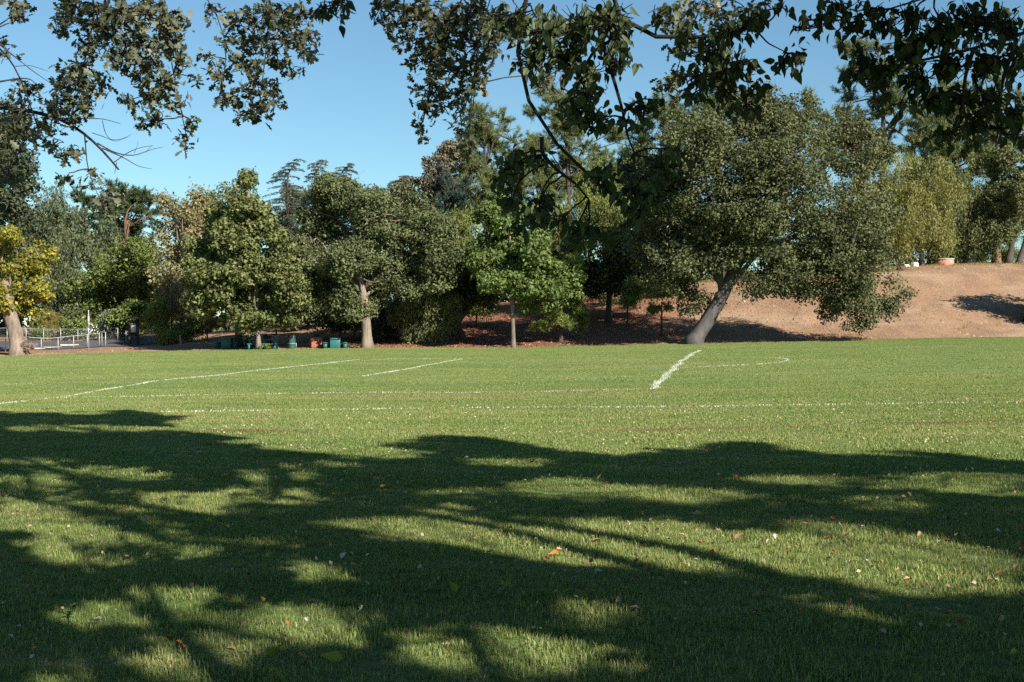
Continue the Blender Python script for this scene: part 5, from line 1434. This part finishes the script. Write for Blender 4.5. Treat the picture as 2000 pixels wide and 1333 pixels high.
AP = AP[(AP[:, 2] > CAM_H + .27 * AP[:, 1] + .7)]
AP = AP[clear_of_sprays(AP, .4)]
near_tree('overhanging_oak', 'oak whose leafy sprays and bare forked twigs hang into the top left corner', (-6.6, 7.6), (-6.0, 8.0, 3.6), .36, 'bark_near', OAK, L['near_oak'], OA, OAB, .057, 8.8,
          (AP, over_a.uniform(.25, .42, len(AP))), 103, True, OAT, cover=4.2, dj=.5)

# ------------------------------------------------------------------ fallen leaves on the lawn
def fallen_leaves():
    rng = np.random.default_rng(55)
    cols = {'orange': (0.44, 0.18, 0.05), 'tan': (0.42, 0.28, 0.16), 'red': (0.28, 0.085, 0.05), 'yellow': (0.55, 0.42, 0.03), 'brown': (0.20, 0.10, 0.05), 'olive': (0.24, 0.27, 0.04), 'pale': (0.52, 0.47, 0.40), 'peach': (0.55, 0.30, 0.14)}
    me = {}
    for c, v in cols.items():
        v = tuple(x * .85 for x in v)
        mt = leaf_mat('fallen_' + c, [tuple(x * .8 for x in v), v, tuple(min(1, x * 1.15) for x in v)], .15)
        me[c] = [single_leaf_mesh('fallen_leaf', HEART, mt, .9), single_leaf_mesh('fallen_leaf', OAK, mt, 1.1)]
    G = 'fallen leaves on the lawn'
    def put(px, py, c, kind, w_px, label, tilt=.35):
        g = ground_at(px, py); z = float(field_z(*g))
        o = bpy.data.objects.new('fallen_leaf', me[c][kind]); COL.objects.link(o)
        s = .85 * w_px / F * g[1]
        o.scale = (s, s, s); o.location = (g[0], g[1], z + .034 + .1 * s)
        o.rotation_euler = (rng.normal() * tilt + .25, rng.normal() * tilt, rng.uniform(0, 6.28))
        tag(o, label, 'leaf', G)
    special = [(668, 1306, 'olive', 0, 46, 'large olive green leaf lying near the bottom edge left of centre'), (525, 1302, 'olive', 0, 40, 'long green leaf with stalk left of the large olive one at the bottom'),
               (892, 1172, 'olive', 0, 30, 'yellow-green leaf in the shade left of the purple-grey scrap'), (987, 1147, 'olive', 0, 22, 'smaller yellow-green leaf in deep shade at centre'),
               (232, 1320, 'yellow', 0, 26, 'bright yellow leaf at the bottom left'), (455, 1318, 'peach', 1, 20, 'tan pointed leaf standing in grass at the bottom left of centre'),
               (1265, 1098, 'orange', 0, 16, 'single bright orange leaf on sunlit grass right of centre'), (1886, 1137, 'peach', 0, 20, 'peach coloured leaf on the sunlit patch at right'),
               (1988, 1172, 'red', 0, 20, 'red leaf at the right edge of the sunlit patch'), (1868, 1230, 'red', 0, 20, 'dull red leaf at the rim of the dark shade at right'),
               (1567, 1215, 'yellow', 0, 24, 'mustard leaf at the shade border right of centre'), (1604, 1086, 'orange', 0, 14, 'orange leaf standing upright in the sunlit patch'),
               (1472, 1208, 'red', 0, 16, 'red-orange leaf beside dry stalks'), (1773, 1203, 'orange', 0, 16, 'orange leaf in the narrow sunlit strip at right'),
               (515, 1190, 'peach', 0, 18, 'round tan leaf at the upper rim of a sunlit patch at left'), (398, 1027, 'yellow', 1, 22, 'bright yellow lobed leaf in shade at left'),
               (1033, 916, 'yellow', 1, 26, 'yellow lobed leaf alone in the far shade band'), (1128, 1162, 'brown', 0, 20, 'brown leaf in deep shade above a sunlit patch'),
               (1018, 1273, 'orange', 1, 16, 'rusty orange leaf near the bottom centre'), (970, 1296, 'yellow', 0, 22, 'yellow leaf near the bottom centre'), (1985, 1290, 'olive', 0, 26, 'dull green leaf in the dark bottom right corner'),
               (1040, 1198, 'pale', 0, 16, 'purple-grey pale scrap in the shade at centre'), (195, 1256, 'orange', 0, 14, 'orange leaf at the left near the oak seedling'), (1240, 832 + 40, 'tan', 1, 14, 'tan leaf on the sunlit strip beyond the shade')]
    for sp in special: put(*sp)
    names = {'tan': 'small dry tan leaf lying on the lawn', 'orange': 'small orange leaf lying on the lawn', 'red': 'small rusty red leaf lying on the lawn', 'brown': 'small dark brown leaf lying on the lawn', 'pale': 'small bleached pale leaf lying on the lawn', 'peach': 'small peach coloured leaf lying on the lawn'}
    for i in range(235):
        u = rng.random()
        if u < .55: px, py = rng.uniform(1050, 2000), rng.normal(1090, 60)
        elif u < .8: px, py = rng.uniform(0, 1100), rng.uniform(960, 1330)
        else: px, py = rng.uniform(200, 1900), rng.uniform(860, 960)
        py = min(max(py, 862), 1328)
        c = rng.choice(['tan', 'orange', 'red', 'brown', 'pale', 'peach'], p=[.34, .14, .1, .12, .14, .16])
        g = ground_at(px, py)
        sh = bool(shaded(np.array([px]), np.array([py]))[0])
        col = min(4, int(px // 400))
        where = ['at the far left', 'left of centre', 'at centre', 'right of centre', 'at the far right'][col]
        row = 'near the bottom edge' if py > 1210 else 'in the foreground' if py > 1110 else 'midway out' if py > 1000 else 'far out'
        lab = names[c].replace(' lying on the lawn', '') + (' on shaded' if sh else ' on sunlit') + ' grass ' + where + ', ' + row
        put(px, py, c, int(rng.random() < .6), rng.uniform(.036, .075) * F / g[1], lab, .5)
fallen_leaves()

def lawn_flecks():
    rng = np.random.default_rng(66); n = 6000
    y = np.sqrt(rng.uniform(5 ** 2, 26 ** 2, n)); x = rng.uniform(-.44, .44, n) * y
    k = np.array([mnoise.noise((a * .5, b * .5, 8.0)) for a, b in zip(x, y)]) + .25 * x / y
    sel = rng.random(n) < np.clip(.5 + 1.2 * k, .08, 1); x, y = x[sel], y[sel]; n = len(x)
    mb = MB(); sz = rng.uniform(.014, .040, n)
    add_leaves(mb, np.stack([x, y, field_z(x, y) + rng.uniform(.024, .040, n)], 1), unit(rng.normal(size=(n, 3)) * .6 + np.array([0, -.3, .8])), rand_dirs(n, rng), sz, sz * .7)
    lm = leaf_mat('dry_flecks', [(0.20, 0.12, 0.06), (0.34, 0.24, 0.14), (0.42, 0.36, 0.28), (0.36, 0.15, 0.06)], .05)
    tag(mb.build('leaf_flecks', lm, None, kind='stuff'), 'tiny dry leaf fragments sprinkled over the lawn', 'leaf fragments')
lawn_flecks()

def seedling():
    g = ground_at(132, 1232); z = float(field_z(*g)); rng = np.random.default_rng(3)
    root = tag(empty('oak_seedling', (g[0], g[1], z)), 'small green oak seedling in the grass at lower left', 'seedling')
    MB().tube([(0, 0, 0), (.005, 0, .05), (0, 0, .10)], .0025, 6).build('stem', M['bark_grey'], root)
    sm = leaf_mat('seedling_leaf', [(.10, .19, .03), (.13, .22, .035), (.17, .24, .04)], .3)
    me = single_leaf_mesh('leaf', OAK, sm, .2)
    for k in range(6):
        o = bpy.data.objects.new('leaf', me); COL.objects.link(o); o.parent = root
        o.scale = (.06,) * 3; o.location = (0, 0, .06 + .012 * k); o.rotation_euler = (.35 + rng.normal() * .2, 0, k * 1.1)
seedling()
